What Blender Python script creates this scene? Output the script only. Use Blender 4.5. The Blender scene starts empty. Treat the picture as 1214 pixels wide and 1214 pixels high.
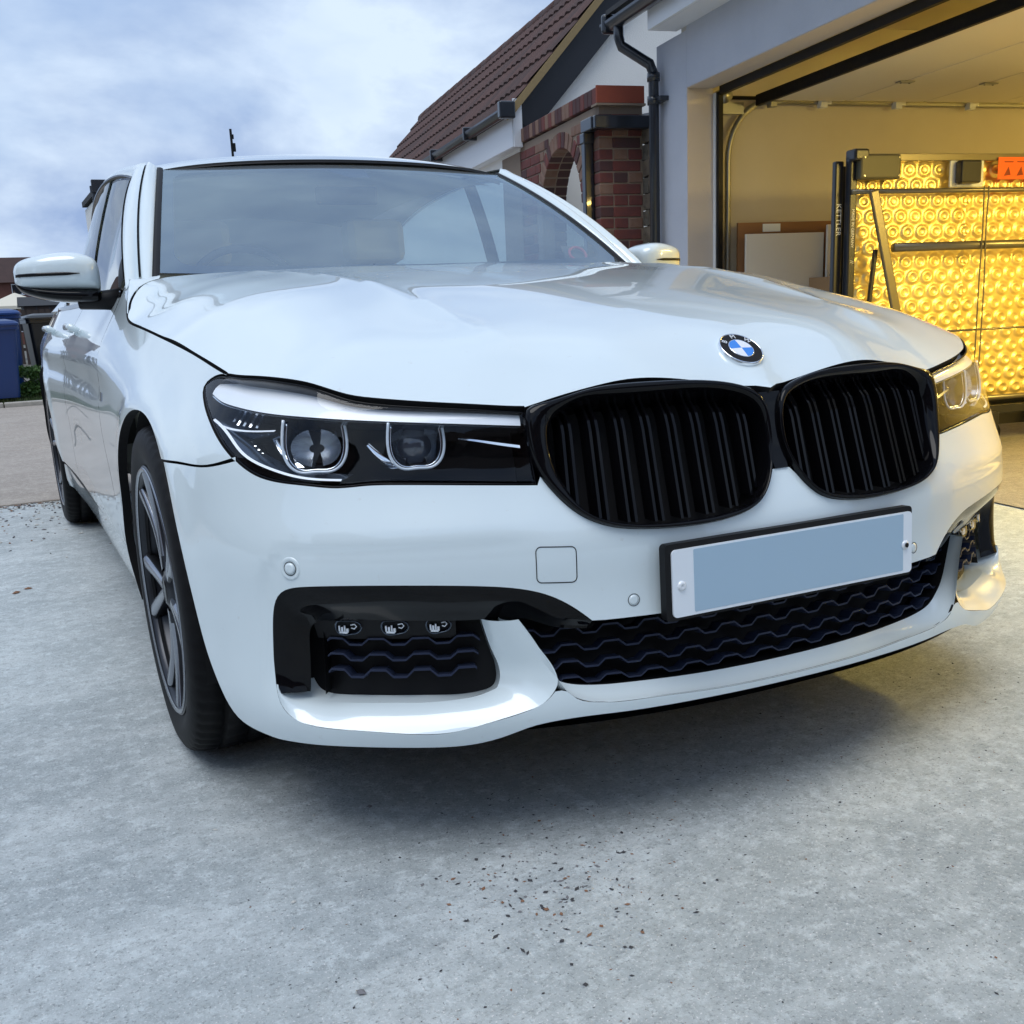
import bpy, bmesh, math, random
import numpy as np
from mathutils import Vector, Matrix, geometry
random.seed(7); rng=np.random.RandomState(7)
scene=bpy.context.scene; COL=scene.collection
# ------------------------------------------------------------------ camera
def look(yaw,pitch,roll):
    cy,sy=math.cos(yaw),math.sin(yaw)
    f=np.array([-sy*math.cos(pitch),cy*math.cos(pitch),-math.sin(pitch)])
    r=np.array([cy,sy,0.]); u=np.cross(r,f); cr,sr=math.cos(roll),math.sin(roll)
    return cr*r+sr*u,-sr*r+cr*u,f
cam=bpy.data.cameras.new('camera'); co=bpy.data.objects.new('camera',cam); COL.objects.link(co)
_r,_u,_f=look(-.4518307,.2353148,-.0450765)
co.matrix_world=Matrix(((_r[0],_u[0],-_f[0],-1.1961),(_r[1],_u[1],-_f[1],-1.3655),(_r[2],_u[2],-_f[2],.8835),(0,0,0,1)))
cam.sensor_width=36; cam.sensor_fit='HORIZONTAL'; cam.lens=1247.02/1214*36; cam.shift_y=59.09/1214
cam.clip_start=.05; cam.clip_end=2000; scene.camera=co
# ------------------------------------------------------------------ world, sun, exposure
SUN_EL,SUN_AZ=math.radians(69),math.radians(-125)    # azimuth clockwise from +Y
world=bpy.data.worlds.new('World'); scene.world=world; world.use_nodes=True
nt=world.node_tree; N=nt.nodes; L=nt.links; N.clear()
out=N.new('ShaderNodeOutputWorld'); bg=N.new('ShaderNodeBackground'); bg.inputs['Strength'].default_value=.10
sky=N.new('ShaderNodeTexSky'); sky.sky_type='NISHITA'; sky.sun_disc=False; sky.sun_elevation=SUN_EL; sky.sun_rotation=SUN_AZ
tc=N.new('ShaderNodeTexCoord'); sep=N.new('ShaderNodeSeparateXYZ'); L.new(tc.outputs['Generated'],sep.inputs[0])
mx=N.new('ShaderNodeMath'); mx.operation='MAXIMUM'; mx.inputs[1].default_value=0; L.new(sep.outputs[2],mx.inputs[0])
ad=N.new('ShaderNodeMath'); ad.operation='ADD'; ad.inputs[1].default_value=.42; L.new(mx.outputs[0],ad.inputs[0])
dx=N.new('ShaderNodeMath'); dx.operation='DIVIDE'; L.new(sep.outputs[0],dx.inputs[0]); L.new(ad.outputs[0],dx.inputs[1])
dy=N.new('ShaderNodeMath'); dy.operation='DIVIDE'; L.new(sep.outputs[1],dy.inputs[0]); L.new(ad.outputs[0],dy.inputs[1])
cb=N.new('ShaderNodeCombineXYZ'); L.new(dx.outputs[0],cb.inputs[0]); L.new(dy.outputs[0],cb.inputs[1])
def wnoise(scale,detail,dist,off):
    m=N.new('ShaderNodeMapping'); m.inputs['Location'].default_value=off; L.new(cb.outputs[0],m.inputs[0])
    n=N.new('ShaderNodeTexNoise'); n.inputs['Scale'].default_value=scale; n.inputs['Detail'].default_value=detail; n.inputs['Roughness'].default_value=.55; n.inputs['Distortion'].default_value=dist
    L.new(m.outputs[0],n.inputs['Vector']); return n
n1=wnoise(1.5,6,.1,(3.1,1.7,0)); n2=wnoise(2.4,7,.15,(8.2,-4.1,2))
r1=N.new('ShaderNodeValToRGB'); r1.color_ramp.elements[0].position=.24; r1.color_ramp.elements[1].position=.54; L.new(n1.outputs['Fac'],r1.inputs[0])
ccol=N.new('ShaderNodeValToRGB'); e=ccol.color_ramp.elements; e[0].position=.39; e[0].color=(2.6,3.6,5.7,1); e[1].position=.61; e[1].color=(5.8,6.9,8.3,1); L.new(n2.outputs['Fac'],ccol.inputs[0])
mixc=N.new('ShaderNodeMix'); mixc.data_type='RGBA'; L.new(r1.outputs[0],mixc.inputs[0]); 
skym=N.new('ShaderNodeMix'); skym.data_type='RGBA'; skym.inputs[0].default_value=.55; L.new(sky.outputs[0],skym.inputs[6]); skym.inputs[7].default_value=(2.8,4.2,7.2,1)
L.new(skym.outputs[2],mixc.inputs[6]); L.new(ccol.outputs[0],mixc.inputs[7])
L.new(mixc.outputs[2],bg.inputs[0]); L.new(bg.outputs[0],out.inputs[0])
sl=bpy.data.lights.new('sun','SUN'); sl.energy=1.5; sl.angle=math.radians(42); sl.color=(1,.99,.965)
so=bpy.data.objects.new('sun',sl); COL.objects.link(so)
_sd=Vector((math.sin(SUN_AZ)*math.cos(SUN_EL),math.cos(SUN_AZ)*math.cos(SUN_EL),math.sin(SUN_EL)))
so.rotation_euler=_sd.to_track_quat('Z','Y').to_euler(); so.location=_sd*30
vs=scene.view_settings; scene.display_settings.display_device='sRGB'; vs.view_transform='Standard'; vs.look='None'; vs.gamma=1; vs.use_curve_mapping=False; vs.exposure=.36
# ------------------------------------------------------------------ materials
def mat(name,col,rough=.5,metal=0,coat=0,noise=None,bump=None,spec=.5,emit=None,trans=0,coatr=.03):
    m=bpy.data.materials.new(name); m.use_nodes=True; t=m.node_tree; b=t.nodes['Principled BSDF']
    b.inputs['Base Color'].default_value=(*col,1); b.inputs['Roughness'].default_value=rough; b.inputs['Metallic'].default_value=metal
    b.inputs['Coat Weight'].default_value=coat; b.inputs['Coat Roughness'].default_value=coatr; b.inputs['Specular IOR Level'].default_value=spec
    if trans: b.inputs['Transmission Weight'].default_value=trans
    if emit: b.inputs['Emission Color'].default_value=(*emit[0],1); b.inputs['Emission Strength'].default_value=emit[1]
    tcn=t.nodes.new('ShaderNodeTexCoord')
    if noise:   # list of (scale, amount, second colour)
        prev=None
        for (sc,lo,hi,c2,amt) in noise:
            n=t.nodes.new('ShaderNodeTexNoise'); n.inputs['Scale'].default_value=sc; n.inputs['Detail'].default_value=6; n.inputs['Roughness'].default_value=.6
            t.links.new(tcn.outputs['Object'],n.inputs['Vector'])
            r=t.nodes.new('ShaderNodeMapRange'); r.inputs[1].default_value=lo; r.inputs[2].default_value=hi; r.inputs[4].default_value=amt; t.links.new(n.outputs['Fac'],r.inputs[0])
            x=t.nodes.new('ShaderNodeMix'); x.data_type='RGBA'; t.links.new(r.outputs[0],x.inputs[0])
            if prev: t.links.new(prev,x.inputs[6])
            else: x.inputs[6].default_value=(*col,1)
            x.inputs[7].default_value=(*c2,1); prev=x.outputs[2]
        t.links.new(prev,b.inputs['Base Color'])
    if bump:
        sc,st,ds=bump[:3]
        n=t.nodes.new('ShaderNodeTexNoise'); n.inputs['Scale'].default_value=sc; n.inputs['Detail'].default_value=5
        t.links.new(tcn.outputs['Object'],n.inputs['Vector'])
        bp=t.nodes.new('ShaderNodeBump'); bp.inputs['Strength'].default_value=st; bp.inputs['Distance'].default_value=ds
        t.links.new(n.outputs['Fac'],bp.inputs['Height']); t.links.new(bp.outputs[0],b.inputs['Normal'])
    return m
def glassmat(name,tint,ior,rough=.0,tr=1.0,glare=0):
    m=bpy.data.materials.new(name); m.use_nodes=True; t=m.node_tree; t.nodes.clear(); o=t.nodes.new('ShaderNodeOutputMaterial')
    tr_=t.nodes.new('ShaderNodeBsdfTransparent'); tr_.inputs[0].default_value=(*tint,1)
    g=t.nodes.new('ShaderNodeBsdfGlossy'); g.inputs['Roughness'].default_value=rough; g.inputs[0].default_value=(.74,.90,1,1) if ior>2 else (1,1,1,1)
    fr=t.nodes.new('ShaderNodeFresnel'); fr.inputs[0].default_value=ior
    geo=t.nodes.new('ShaderNodeNewGeometry'); sb=t.nodes.new('ShaderNodeMath'); sb.operation='SUBTRACT'; sb.inputs[0].default_value=1; t.links.new(geo.outputs['Backfacing'],sb.inputs[1]); ml=t.nodes.new('ShaderNodeMath'); ml.operation='MULTIPLY'; t.links.new(fr.outputs[0],ml.inputs[0]); t.links.new(sb.outputs[0],ml.inputs[1])
    mm=t.nodes.new('ShaderNodeMixShader'); t.links.new(ml.outputs[0],mm.inputs[0]); t.links.new(tr_.outputs[0],mm.inputs[1]); t.links.new(g.outputs[0],mm.inputs[2])
    last=mm
    if glare:  # pale diffuse veil mixed in to imitate bright haze on the glass
        d=t.nodes.new('ShaderNodeBsdfDiffuse'); d.inputs[0].default_value=(.6,.68,.75,1); m2=t.nodes.new('ShaderNodeMixShader')
        n=t.nodes.new('ShaderNodeTexNoise'); n.inputs['Scale'].default_value=3; tcn=t.nodes.new('ShaderNodeTexCoord'); t.links.new(tcn.outputs['Object'],n.inputs[0])
        r=t.nodes.new('ShaderNodeMapRange'); r.inputs[3].default_value=glare*.6; r.inputs[4].default_value=glare*1.4; t.links.new(n.outputs[0],r.inputs[0]); t.links.new(r.outputs[0],m2.inputs[0])
        t.links.new(mm.outputs[0],m2.inputs[1]); t.links.new(d.outputs[0],m2.inputs[2]); last=m2
    t.links.new(last.outputs[0],o.inputs[0]); return m
M={}
M['paint']=mat('white_paint',(.68,.775,.81),.30,0,1.0,noise=[(2.2,.52,.75,(.62,.71,.745),.35),(60,.66,.74,(.5,.5,.48),.25)],coatr=.015)
M['paint'].node_tree.nodes['Principled BSDF'].inputs['Coat IOR'].default_value=1.6
M['piano']=mat('gloss_black',(.003,.003,.004),.07,0,0,spec=.22)
M['black']=mat('matt_black_plastic',(.005,.005,.006),.5,spec=.25)
M['fin']=mat('grille_fin_plastic',(.022,.030,.060),.4,spec=.3)
M['rubber']=mat('tyre_rubber',(.004,.004,.005),.6,spec=.2,bump=(60,.3,.002),noise=[(14,.5,.7,(.012,.012,.012),.6)])
M['dark']=mat('dark_void',(.004,.004,.005),.9)
M['alloy']=mat('dark_alloy',(.045,.048,.055),.32,.8)
M['alloyface']=mat('machined_alloy',(.34,.355,.39),.25,1.0)
M['disc']=mat('brake_steel',(.3,.3,.31),.35,1.0)
M['chrome']=mat('chrome',(.85,.88,.92),.12,1.0)
M['bowl']=mat('reflector_bowl',(.10,.12,.15),.14,.9)
M['fan']=mat('ribbed_reflector',(.45,.48,.52),.18,1.0)
M['satin']=mat('pale_reflector',(.92,.94,.96),.35,.0,.6)
M['lens']=mat('projector_lens',(.05,.06,.08),.05,.0,1.0)
M['guide']=mat('clear_light_guide',(.62,.68,.74),.1,0,1.0)
M['glass']=glassmat('windscreen_glass',(.78,.88,.90),4.0,.004,glare=.08)
M['sideglass']=glassmat('side_glass',(.50,.62,.66),1.6)
M['cover']=glassmat('headlamp_cover',(.96,.98,1),1.38)
M['frit']=mat('black_glass_edge',(.012,.013,.018),.4,spec=.2)
M['cream']=mat('cream_leather',(.62,.58,.50),.5)
M['darkint']=mat('dark_interior',(.05,.048,.045),.6)
M['dash']=mat('pale_dashboard',(.42,.43,.42),.6)
M['lining']=mat('roof_lining',(.42,.41,.38),.8)
M['platewhite']=mat('plate_white',(.80,.86,.92),.3,0,.3)
M['plateblank']=mat('plate_blank_blue_grey',(.38,.53,.66),.4)
M['blue']=mat('badge_blue',(.02,.22,.75),.2,0,1)
M['white']=mat('badge_white',(.8,.84,.88),.25,0,1)
# ------------------------------------------------------------------ object helpers
def tag(o,label=None,cat=None,group=None,kind=None):
    if label: o['label']=label
    if cat: o['category']=cat
    if group: o['group']=group
    if kind: o['kind']=kind
    return o
def link(name,data,parent=None,m=None):
    o=bpy.data.objects.new(name,data); COL.objects.link(o)
    if parent is not None: o.parent=parent
    if m is not None: data.materials.append(m)
    return o
def empty(name,loc=(0,0,0),rz=0,parent=None):
    o=link(name,None,parent); o.location=loc; o.rotation_euler=(0,0,rz); return o
def mesh(name,V,F,m=None,parent=None,smooth=True,LN=None):
    me=bpy.data.meshes.new(name); me.from_pydata([tuple(map(float,v)) for v in V],[],[tuple(map(int,f)) for f in F])
    if smooth: me.polygons.foreach_set('use_smooth',[True]*len(me.polygons))
    me.update()
    if LN is not None: me.normals_split_custom_set([tuple(map(float,n)) for n in LN])
    return link(name,me,parent,m)
def mirx(o,name=None):
    me=o.data; V=np.array([v.co[:] for v in me.vertices])*[-1,1,1]; F=[list(p.vertices)[::-1] for p in me.polygons]
    n=None
    if me.has_custom_normals:
        cn=np.array([l.vector[:] for l in me.corner_normals])*[-1,1,1]; n=[]
        for p in me.polygons: n+=list(cn[p.loop_start:p.loop_start+p.loop_total][::-1])
    sm=me.polygons[0].use_smooth if len(me.polygons) else False
    q=mesh(name or o.name.split('.')[0],V,F,None,o.parent,sm,n)
    for m in me.materials: q.data.materials.append(m)
    if len(me.materials)>1:
        q.data.polygons.foreach_set('material_index',[p.material_index for p in me.polygons])
    return q
def grid(name,P,m=None,parent=None,flip=False,closeu=False,closev=False,smooth=True):
    P=np.asarray(P,float); nu,nv=P.shape[:2]; F=[]
    for i in range(nu if closeu else nu-1):
        for j in range(nv if closev else nv-1):
            a,b,c,d=i*nv+j,((i+1)%nu)*nv+j,((i+1)%nu)*nv+(j+1)%nv,i*nv+(j+1)%nv
            F.append((a,d,c,b) if flip else (a,b,c,d))
    return mesh(name,P.reshape(-1,3),F,m,parent,smooth)
class MB:
    def __init__(s): s.V=[];s.F=[]
    def add(s,V,F,X=None):
        k=len(s.V)
        for v in V:
            v=Vector(v); s.V.append(tuple(X@v if X is not None else v))
        s.F+=[tuple(i+k for i in f) for f in F]; return s
    def box(s,c,d,X=None,taper=None):
        x,y,z=[q/2 for q in d]; V=[(c[0]+a*x,c[1]+b*y,c[2]+e*z) for e in(-1,1) for b in(-1,1) for a in(-1,1)]
        return s.add(V,[(0,2,3,1),(4,5,7,6),(0,1,5,4),(2,6,7,3),(0,4,6,2),(1,3,7,5)],X)
    def tube(s,pts,r,n=8,closed=False,cap=True,X=None):
        pts=[Vector(p) for p in pts]; k=len(pts); V=[];F=[]; up=Vector((0,0,1)); pa=None
        for i,p in enumerate(pts):
            t=(pts[(i+1)%k]-pts[i-1]) if closed else (pts[min(i+1,k-1)]-pts[max(i-1,0)])
            t.normalize()
            if pa is None:
                a=t.cross(up if abs(t.z)<.9 else Vector((1,0,0))).normalized()
            else: a=(pa-t*pa.dot(t)).normalized()
            pa=a; b=t.cross(a); rr=r[i] if hasattr(r,'__len__') else r
            for j in range(n):
                q=2*math.pi*j/n; V.append(p+a*math.cos(q)*rr+b*math.sin(q)*rr)
        for i in range(k if closed else k-1):
            for j in range(n):
                F.append((i*n+j,i*n+(j+1)%n,((i+1)%k)*n+(j+1)%n,((i+1)%k)*n+j))
        if cap and not closed: F.append(tuple(range(n))[::-1]); F.append(tuple((k-1)*n+j for j in range(n)))
        return s.add(V,F,X)
    def lathe(s,prof,n=48,X=None,mod=None):   # prof: (axis x, radius)
        V=[];F=[];k=len(prof)
        for i in range(n):
            a=2*math.pi*i/n
            for j,(x,r) in enumerate(prof):
                if mod: x,r=mod(i,j,x,r)
                V.append((x,r*math.cos(a),r*math.sin(a)))
        for i in range(n):
            for j in range(k-1): F.append((i*k+j,i*k+j+1,((i+1)%n)*k+j+1,((i+1)%n)*k+j))
        return s.add(V,F,X)
    def build(s,name,m,parent=None,smooth=False,bevel=0):
        o=mesh(name,s.V,s.F,m,parent,smooth)
        if bevel:
            b=o.modifiers.new('bevel','BEVEL'); b.width=bevel; b.segments=2; b.limit_method='ANGLE'; b.angle_limit=.6
        return o
def box(name,c,d,m,parent=None,bevel=0,X=None): return MB().box(c,d,X).build(name,m,parent,False,bevel)
def fixn(o):
    bm=bmesh.new(); bm.from_mesh(o.data); bmesh.ops.recalc_face_normals(bm,faces=bm.faces); bm.to_mesh(o.data); bm.free(); return o
def text(s_,size,depth,m,name,parent,X,spacing=1):
    cu=bpy.data.curves.new('t','FONT'); cu.body=s_; cu.size=size; cu.extrude=depth; cu.align_x='CENTER'; cu.align_y='CENTER'; cu.space_character=spacing
    o=bpy.data.objects.new('t',cu); COL.objects.link(o); bpy.context.view_layer.update()
    me=bpy.data.meshes.new_from_object(o.evaluated_get(bpy.context.evaluated_depsgraph_get()))
    bpy.data.objects.remove(o); me.transform(X); me.materials.clear(); return link(name,me,parent,m)
# ------------------------------------------------------------------ body surfaces
# ---- spline machinery (natural cubic, C2) ----
def nat(xs, Y, x):
    xs=np.asarray(xs,float); Y=np.asarray(Y,float); x=np.asarray(x,float)
    n=len(xs); h=np.diff(xs); A=np.eye(n); Bm=np.zeros((n,n))
    for i in range(1,n-1):
        A[i,i-1]=h[i-1]; A[i,i]=2*(h[i-1]+h[i]); A[i,i+1]=h[i]
        Bm[i,i-1]=6/h[i-1]; Bm[i,i]=-6/h[i-1]-6/h[i]; Bm[i,i+1]=6/h[i]
    M=np.linalg.solve(A,Bm@Y.reshape(n,-1)).reshape(Y.shape)
    k=np.clip(np.searchsorted(xs,x)-1,0,n-2); hk=h[k]
    a=(xs[k+1]-x)/hk; b=(x-xs[k])/hk
    sh=(slice(None),)+(None,)*(Y.ndim-1)
    a_,b_,h_=a[sh],b[sh],hk[sh]
    return a_*Y[k]+b_*Y[k+1]+((a_**3-a_)*M[k]+(b_**3-b_)*M[k+1])*h_*h_/6
def sstep(e0,e1,x):
    t=np.clip((x-e0)/(e1-e0),0,1); return t*t*(3-2*t)
# ---- plan curve of the body at bumper height ----
PLAN=[(0,0),(.2,.008),(.38,.036),(.55,.088),(.70,.157),(.795,.225),(.862,.325),(.905,.46),(.925,.65),(.935,.90),(.938,1.25),(.938,1.7),(.935,2.3),(.935,3.0),(.948,3.6),(.951,3.94),(.942,4.3),(.90,4.75),(.78,4.98),(.5,5.07),(0,5.1)]
_pl=np.array(PLAN); _seg=np.concatenate([[0],np.cumsum(np.hypot(*np.diff(_pl,axis=0).T))])
US=np.concatenate([-_seg[:0:-1],_seg]); PX=np.concatenate([-_pl[:0:-1,0],_pl[:,0]]); PY=np.concatenate([_pl[:0:-1,1],_pl[:,1]])
UMAX=_seg[-1]
ZF=[.14,.20,.25,.30,.38,.45,.53,.58,.64,.70,.76,.82,.90,1.0]
OF=[.03,-.008,-.022,-.018,-.006,.0,.004,.024,.048,.062,.088,.15,.26,.42]
ZS=[.10,.15,.20,.25,.30,.40,.5,.6,.7,.77,.82,.86,.90,.94,.98,1.05,1.15]
OS=[.09,.06,.035,.02,.012,.0,.0,-.003,0,.008,.02,.040,.065,.090,.112,.152,.23]
HY=[0,.5,.87,1.1,1.36,1.6,6]; HV=[.16,.15,.085,.04,.01,0,0]
def _w(ua): return sstep(.62,1.25,ua)   # 0 front .. 1 side
def wrap(u,z):
    u=np.asarray(u,float); z=np.asarray(z,float)
    x=nat(US,PX,u); y=nat(US,PY,u); e=1e-3
    tx=(nat(US,PX,u+e)-nat(US,PX,u-e)); ty=(nat(US,PY,u+e)-nat(US,PY,u-e)); L=np.hypot(tx,ty)
    nx,ny=-ty/L,tx/L   # inward (for u increasing from -rear.. to +rear, front at y=0, inward = +y)
    ua=np.abs(u); w=_w(ua)
    h=np.interp(y,HY,HV)
    h=nat(HY,HV,y)
    of=nat(ZF,OF,z); os_=nat(ZS,OS,np.minimum(z+np.clip(h,0,.2),1.14))
    rear=sstep(UMAX-1.2,UMAX-.4,ua)
    o=of*(1-w)+os_*w
    r_=.09; q0=ua-(.928-r_); q1=z-(.543-r_); dd=np.hypot(np.maximum(q0,0),np.maximum(q1,0))-r_+np.minimum(np.maximum(q0,q1),0)
    o=o+.0042*(1-sstep(-.018,.008,dd))*sstep(.42,.54,ua)*sstep(.25,.33,z)
    # wheel-arch lip flare
    for cy in (.87,3.94):
        r=np.hypot(y-cy,z-.345); o=o-.010*np.exp(-((r-.385)/.045)**2)*(ua>.9)
    # shoulder crease
    o=o+(.012*np.exp(-((z-.735+.02*(y-1.5)*0)/.035)**2))*sstep(1.9,2.6,ua)
    return np.stack([x+nx*o,y+ny*o,z],-1)
# ---- bonnet: thin plate through measured points ----
HLTOP=[(.4629,.7264),(.519,.7325),(.6153,.7414),(.7136,.7511),(.7606,.7589),(.7986,.7685),(.8674,.7807),(.9413,.7873),(1.0312,.7921),(1.0955,.7929),(1.1438,.7957)]
SHUT=[(1.1438,.7957),(1.3687,.8302),(1.5965,.8588),(1.8,.8795),(1.93,.890)]
KTOP=[(.0235,.7205),(.045,.7360),(.09,.7480),(.16,.7545),(.24,.7560),(.33,.7545),(.42,.7440),(.4620,.7290)]
def tps(ctrl):
    ctrl=np.array(ctrl,float)
    m=ctrl[ctrl[:,0]>1e-6]*[-1,1,1]; P=np.vstack([ctrl,m]); n=len(P)
    def K(a,b):
        d2=((a[:,None,:2]-b[None,:,:2])**2).sum(-1); return .5*d2*np.log(d2+1e-12)
    A=np.zeros((n+3,n+3)); A[:n,:n]=K(P,P)+3e-4*np.eye(n); A[:n,n]=1; A[:n,n+1:]=P[:,:2]; A[n:,:n]=A[:n,n:].T
    w=np.linalg.solve(A,np.concatenate([P[:,2],[0,0,0]]))
    def f(x,y):
        q=np.stack([np.ravel(x),np.ravel(y)],-1)
        return (K(q,P)@w[:n]+w[n]+q@w[n+1:]).reshape(np.shape(x))
    return f
def w1(u,z): return wrap(np.array([u]),np.array([z]))[0]
_c=[tuple(w1(u,z)) for u,z in HLTOP[::2]+SHUT+KTOP[1::2]]
_c+=[(0,.045,.728),(0,.142,.797),(0,.3,.862),(0,.5,.905),(0,.8,.95),(0,1.1,.983),(0,1.4,1.011),(0,1.56,1.019)]
_c+=[(.25,.16,.806),(.25,.3,.858),(.25,.55,.911),(.25,.85,.955),(.25,1.15,.988),(.25,1.45,1.012)]
_c+=[(.45,.25,.822),(.45,.4,.863),(.45,.7,.932),(.45,1.0,.970),(.45,1.3,.993),(.45,1.55,1.012)]
_c+=[(.62,.35,.832),(.62,.55,.882),(.62,.8,.933),(.62,1.1,.968),(.62,1.4,.993),(.62,1.62,1.012)]
_c+=[(.86,1.42,.918),(.83,1.52,.952),(.80,1.60,.984),(.745,1.675,1.008),(.75,.9,.905),(.76,1.2,.938),(.76,1.4,.957)]
_B=tps(_c)
def bonnet(x,y):
    x=np.asarray(x,float); y=np.asarray(y,float); z=_B(x,y)
    ax=np.abs(x)
    # power crease: two lines running from the grille corners to the screen corners
    c1=.40+.13*np.clip((y-.15)/1.4,0,1); z=z+.009*np.exp(-np.abs(ax-c1)/.040)*sstep(.12,.4,y)*(1-sstep(1.4,1.65,y))
    return np.stack([x,y,z],-1)
# ------------------------------------------------------------------ curve and panel tools
def resamp(pts,step,closed=False):
    P=np.array(pts,float)
    if closed: P=np.vstack([P[-3:],P,P[:3]])
    d=np.concatenate([[0],np.cumsum(np.linalg.norm(np.diff(P,axis=0),axis=1))])
    t0,t1=(d[3],d[-3]) if closed else (0,d[-1])
    n=max(2,int(round((t1-t0)/step))+1); t=np.linspace(t0,t1,n)
    Q=nat(d,P,t); return Q[:-1] if closed else Q
def lin(pts,step):
    P=np.array(pts,float); out=[P[0]]
    for a,b in zip(P[:-1],P[1:]):
        n=max(1,int(np.ceil(np.linalg.norm(b-a)/step)))
        for i in range(1,n+1): out.append(a+(b-a)*i/n)
    return np.array(out)
def loop(*segs):
    out=[]
    for s in segs:
        for p in s:
            if not out or np.hypot(*(np.array(p)-out[-1]))>1e-4: out.append(np.array(p,float))
    if np.hypot(*(out[0]-out[-1]))<1e-4: out.pop()
    return np.array(out)
def inside(P,poly):
    x,y=P[:,0],P[:,1]; r=np.zeros(len(P),bool); j=len(poly)-1
    for i in range(len(poly)):
        xi,yi=poly[i]; xj,yj=poly[j]
        if yi!=yj:
            c=((yi>y)!=(yj>y))&(x<(xj-xi)*(y-yi)/(yj-yi)+xi); r^=c
        j=i
    return r
def dist_to(P,poly):
    A=poly; B=np.roll(poly,-1,0); D=B-A; l2=(D**2).sum(1)+1e-12
    t=np.clip(((P[:,None]-A[None])*D[None]).sum(-1)/l2,0,1); return np.sqrt((((A[None]+t[...,None]*D[None])-P[:,None])**2).sum(-1)).min(1)
def shrink(poly,d):
    A=poly-np.roll(poly,1,0); B=np.roll(poly,-1,0)-poly
    nrm=lambda v: v/(np.linalg.norm(v,axis=1,keepdims=True)+1e-9)
    T=nrm(nrm(A)+nrm(B)); area=.5*np.sum(poly[:,0]*np.roll(poly[:,1],-1)-np.roll(poly[:,0],-1)*poly[:,1])
    n=np.stack([-T[:,1],T[:,0]],1)*(1 if area>0 else -1); return poly+n*d
def fnormal(f,u,v):
    e=1e-3; a=f(u+e,v)-f(u-e,v); b=f(u,v+e)-f(u,v-e); n=np.cross(a,b); return n/np.linalg.norm(n,axis=-1,keepdims=True)
def panel(name,f,outer,holes,h,m,parent,flange=.02,inset=.002,vscale=1,taper=.0):
    inset=inset*1.25
    outer=shrink(np.array(outer),inset); holes=[shrink(np.array(x),-inset) for x in holes]
    loops=[outer]+holes; allp=np.vstack(loops); mn,mx_=allp.min(0),allp.max(0)
    gx,gy=np.meshgrid(np.arange(mn[0]+h*.5,mx_[0],h),np.arange(mn[1]+h*.5,mx_[1],h*vscale),indexing='ij')
    G=np.stack([gx.ravel(),gy.ravel()],1); G=G+rng.uniform(-1e-5,1e-5,G.shape)
    k=inside(G,outer)
    for x in holes: k&=~inside(G,x)
    G=G[k]; dd=np.min([dist_to(G,x) for x in loops],0) if len(G) else np.zeros(0); G=G[dd>h*.35]
    pts=list(map(tuple,allp))+list(map(tuple,G)); E=[];o=0
    for x in loops: E+=[(o+i,o+(i+1)%len(x)) for i in range(len(x))]; o+=len(x)
    r=geometry.delaunay_2d_cdt([Vector(p) for p in pts],E,[],0,1e-7)
    V2=np.array([v[:] for v in r[0]]); T=np.array([f_ for f_ in r[2]])
    C=V2[T].mean(1); k=inside(C,outer)
    for x in holes: k&=~inside(C,x)
    T=T[k]
    a=V2[T]; area=(a[:,1,0]-a[:,0,0])*(a[:,2,1]-a[:,0,1])-(a[:,2,0]-a[:,0,0])*(a[:,1,1]-a[:,0,1]); T[area<0]=T[area<0][:,::-1]
    used=np.unique(T); mp=-np.ones(len(V2),int); mp[used]=np.arange(len(used)); V2=V2[used]; T=mp[T]
    P=f(V2[:,0],V2[:,1]); Nn=fnormal(f,V2[:,0],V2[:,1])
    F=[tuple(t) for t in T]; V=list(P); LN=[Nn[i] for t in T for i in t]
    if flange:
        from collections import Counter
        es=Counter(); 
        for t in T:
            for i in range(3): es[(t[i],t[(i+1)%3])]+=1
        for (i,j) in list(es):
            if (j,i) in es: continue
            k0=len(V); c=lambda q,dpt: P[q]-Nn[q]*dpt
            V+=[P[i],P[j],c(j,flange),c(i,flange)]; F.append((k0+1,k0,k0+3,k0+2))
            nn=np.cross(P[j]-P[i],Nn[i]); nn/=np.linalg.norm(nn)+1e-9; LN+=[nn]*4
    o=mesh(name,V,F,m,parent,True,LN)
    if flange and m is M['paint']:
        o.data.materials.append(M['dark']); nt_=len(T); o.data.polygons.foreach_set('material_index',[0]*nt_+[1]*(len(F)-nt_))  # turned-in white panel edges coloured dark to imitate shade in the gaps
    return o
def off(f,d):
    def g(u,v):
        u=np.asarray(u,float); v=np.asarray(v,float); return f(u,v)-fnormal(f,u,v)*(d if np.isscalar(d) else np.asarray(d)[...,None])
    return g
def strip(keysA,offA,keysB,offB,n,rows,bulge=0,conc=0):
    """loft between two matched key lists on the body surface; offsets may be lists"""
    A=np.array(keysA,float);B=np.array(keysB,float)
    def ex(K,o):
        o=np.full(len(K),o) if np.isscalar(o) else np.array(o); Kd=np.column_stack([K,o])
        d=np.concatenate([[0],np.cumsum(np.linalg.norm(np.diff(K,axis=0),axis=1))]); return d/d[-1],Kd
    ta,Ka=ex(A,offA); tb,Kb=ex(B,offB); tk=(ta+tb)/2; t=np.linspace(0,1,n)
    a=nat(tk,Ka,t); b=nat(tk,Kb,t)
    PA=off(wrap,a[:,2])(a[:,0],a[:,1]); PB=off(wrap,b[:,2])(b[:,0],b[:,1])
    s=np.linspace(0,1,rows)[None,:,None]; P=PA[:,None]*(1-s)+PB[:,None]*s
    if conc:
        nb=np.cross(np.gradient(PA,axis=0),PB-PA); nb/=np.linalg.norm(nb,axis=1,keepdims=True)+1e-9; P=P+nb[:,None]*conc*(4*s*(1-s))
    return P
mir=lambda pts: [(-a,b) for a,b in pts][::-1]
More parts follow.
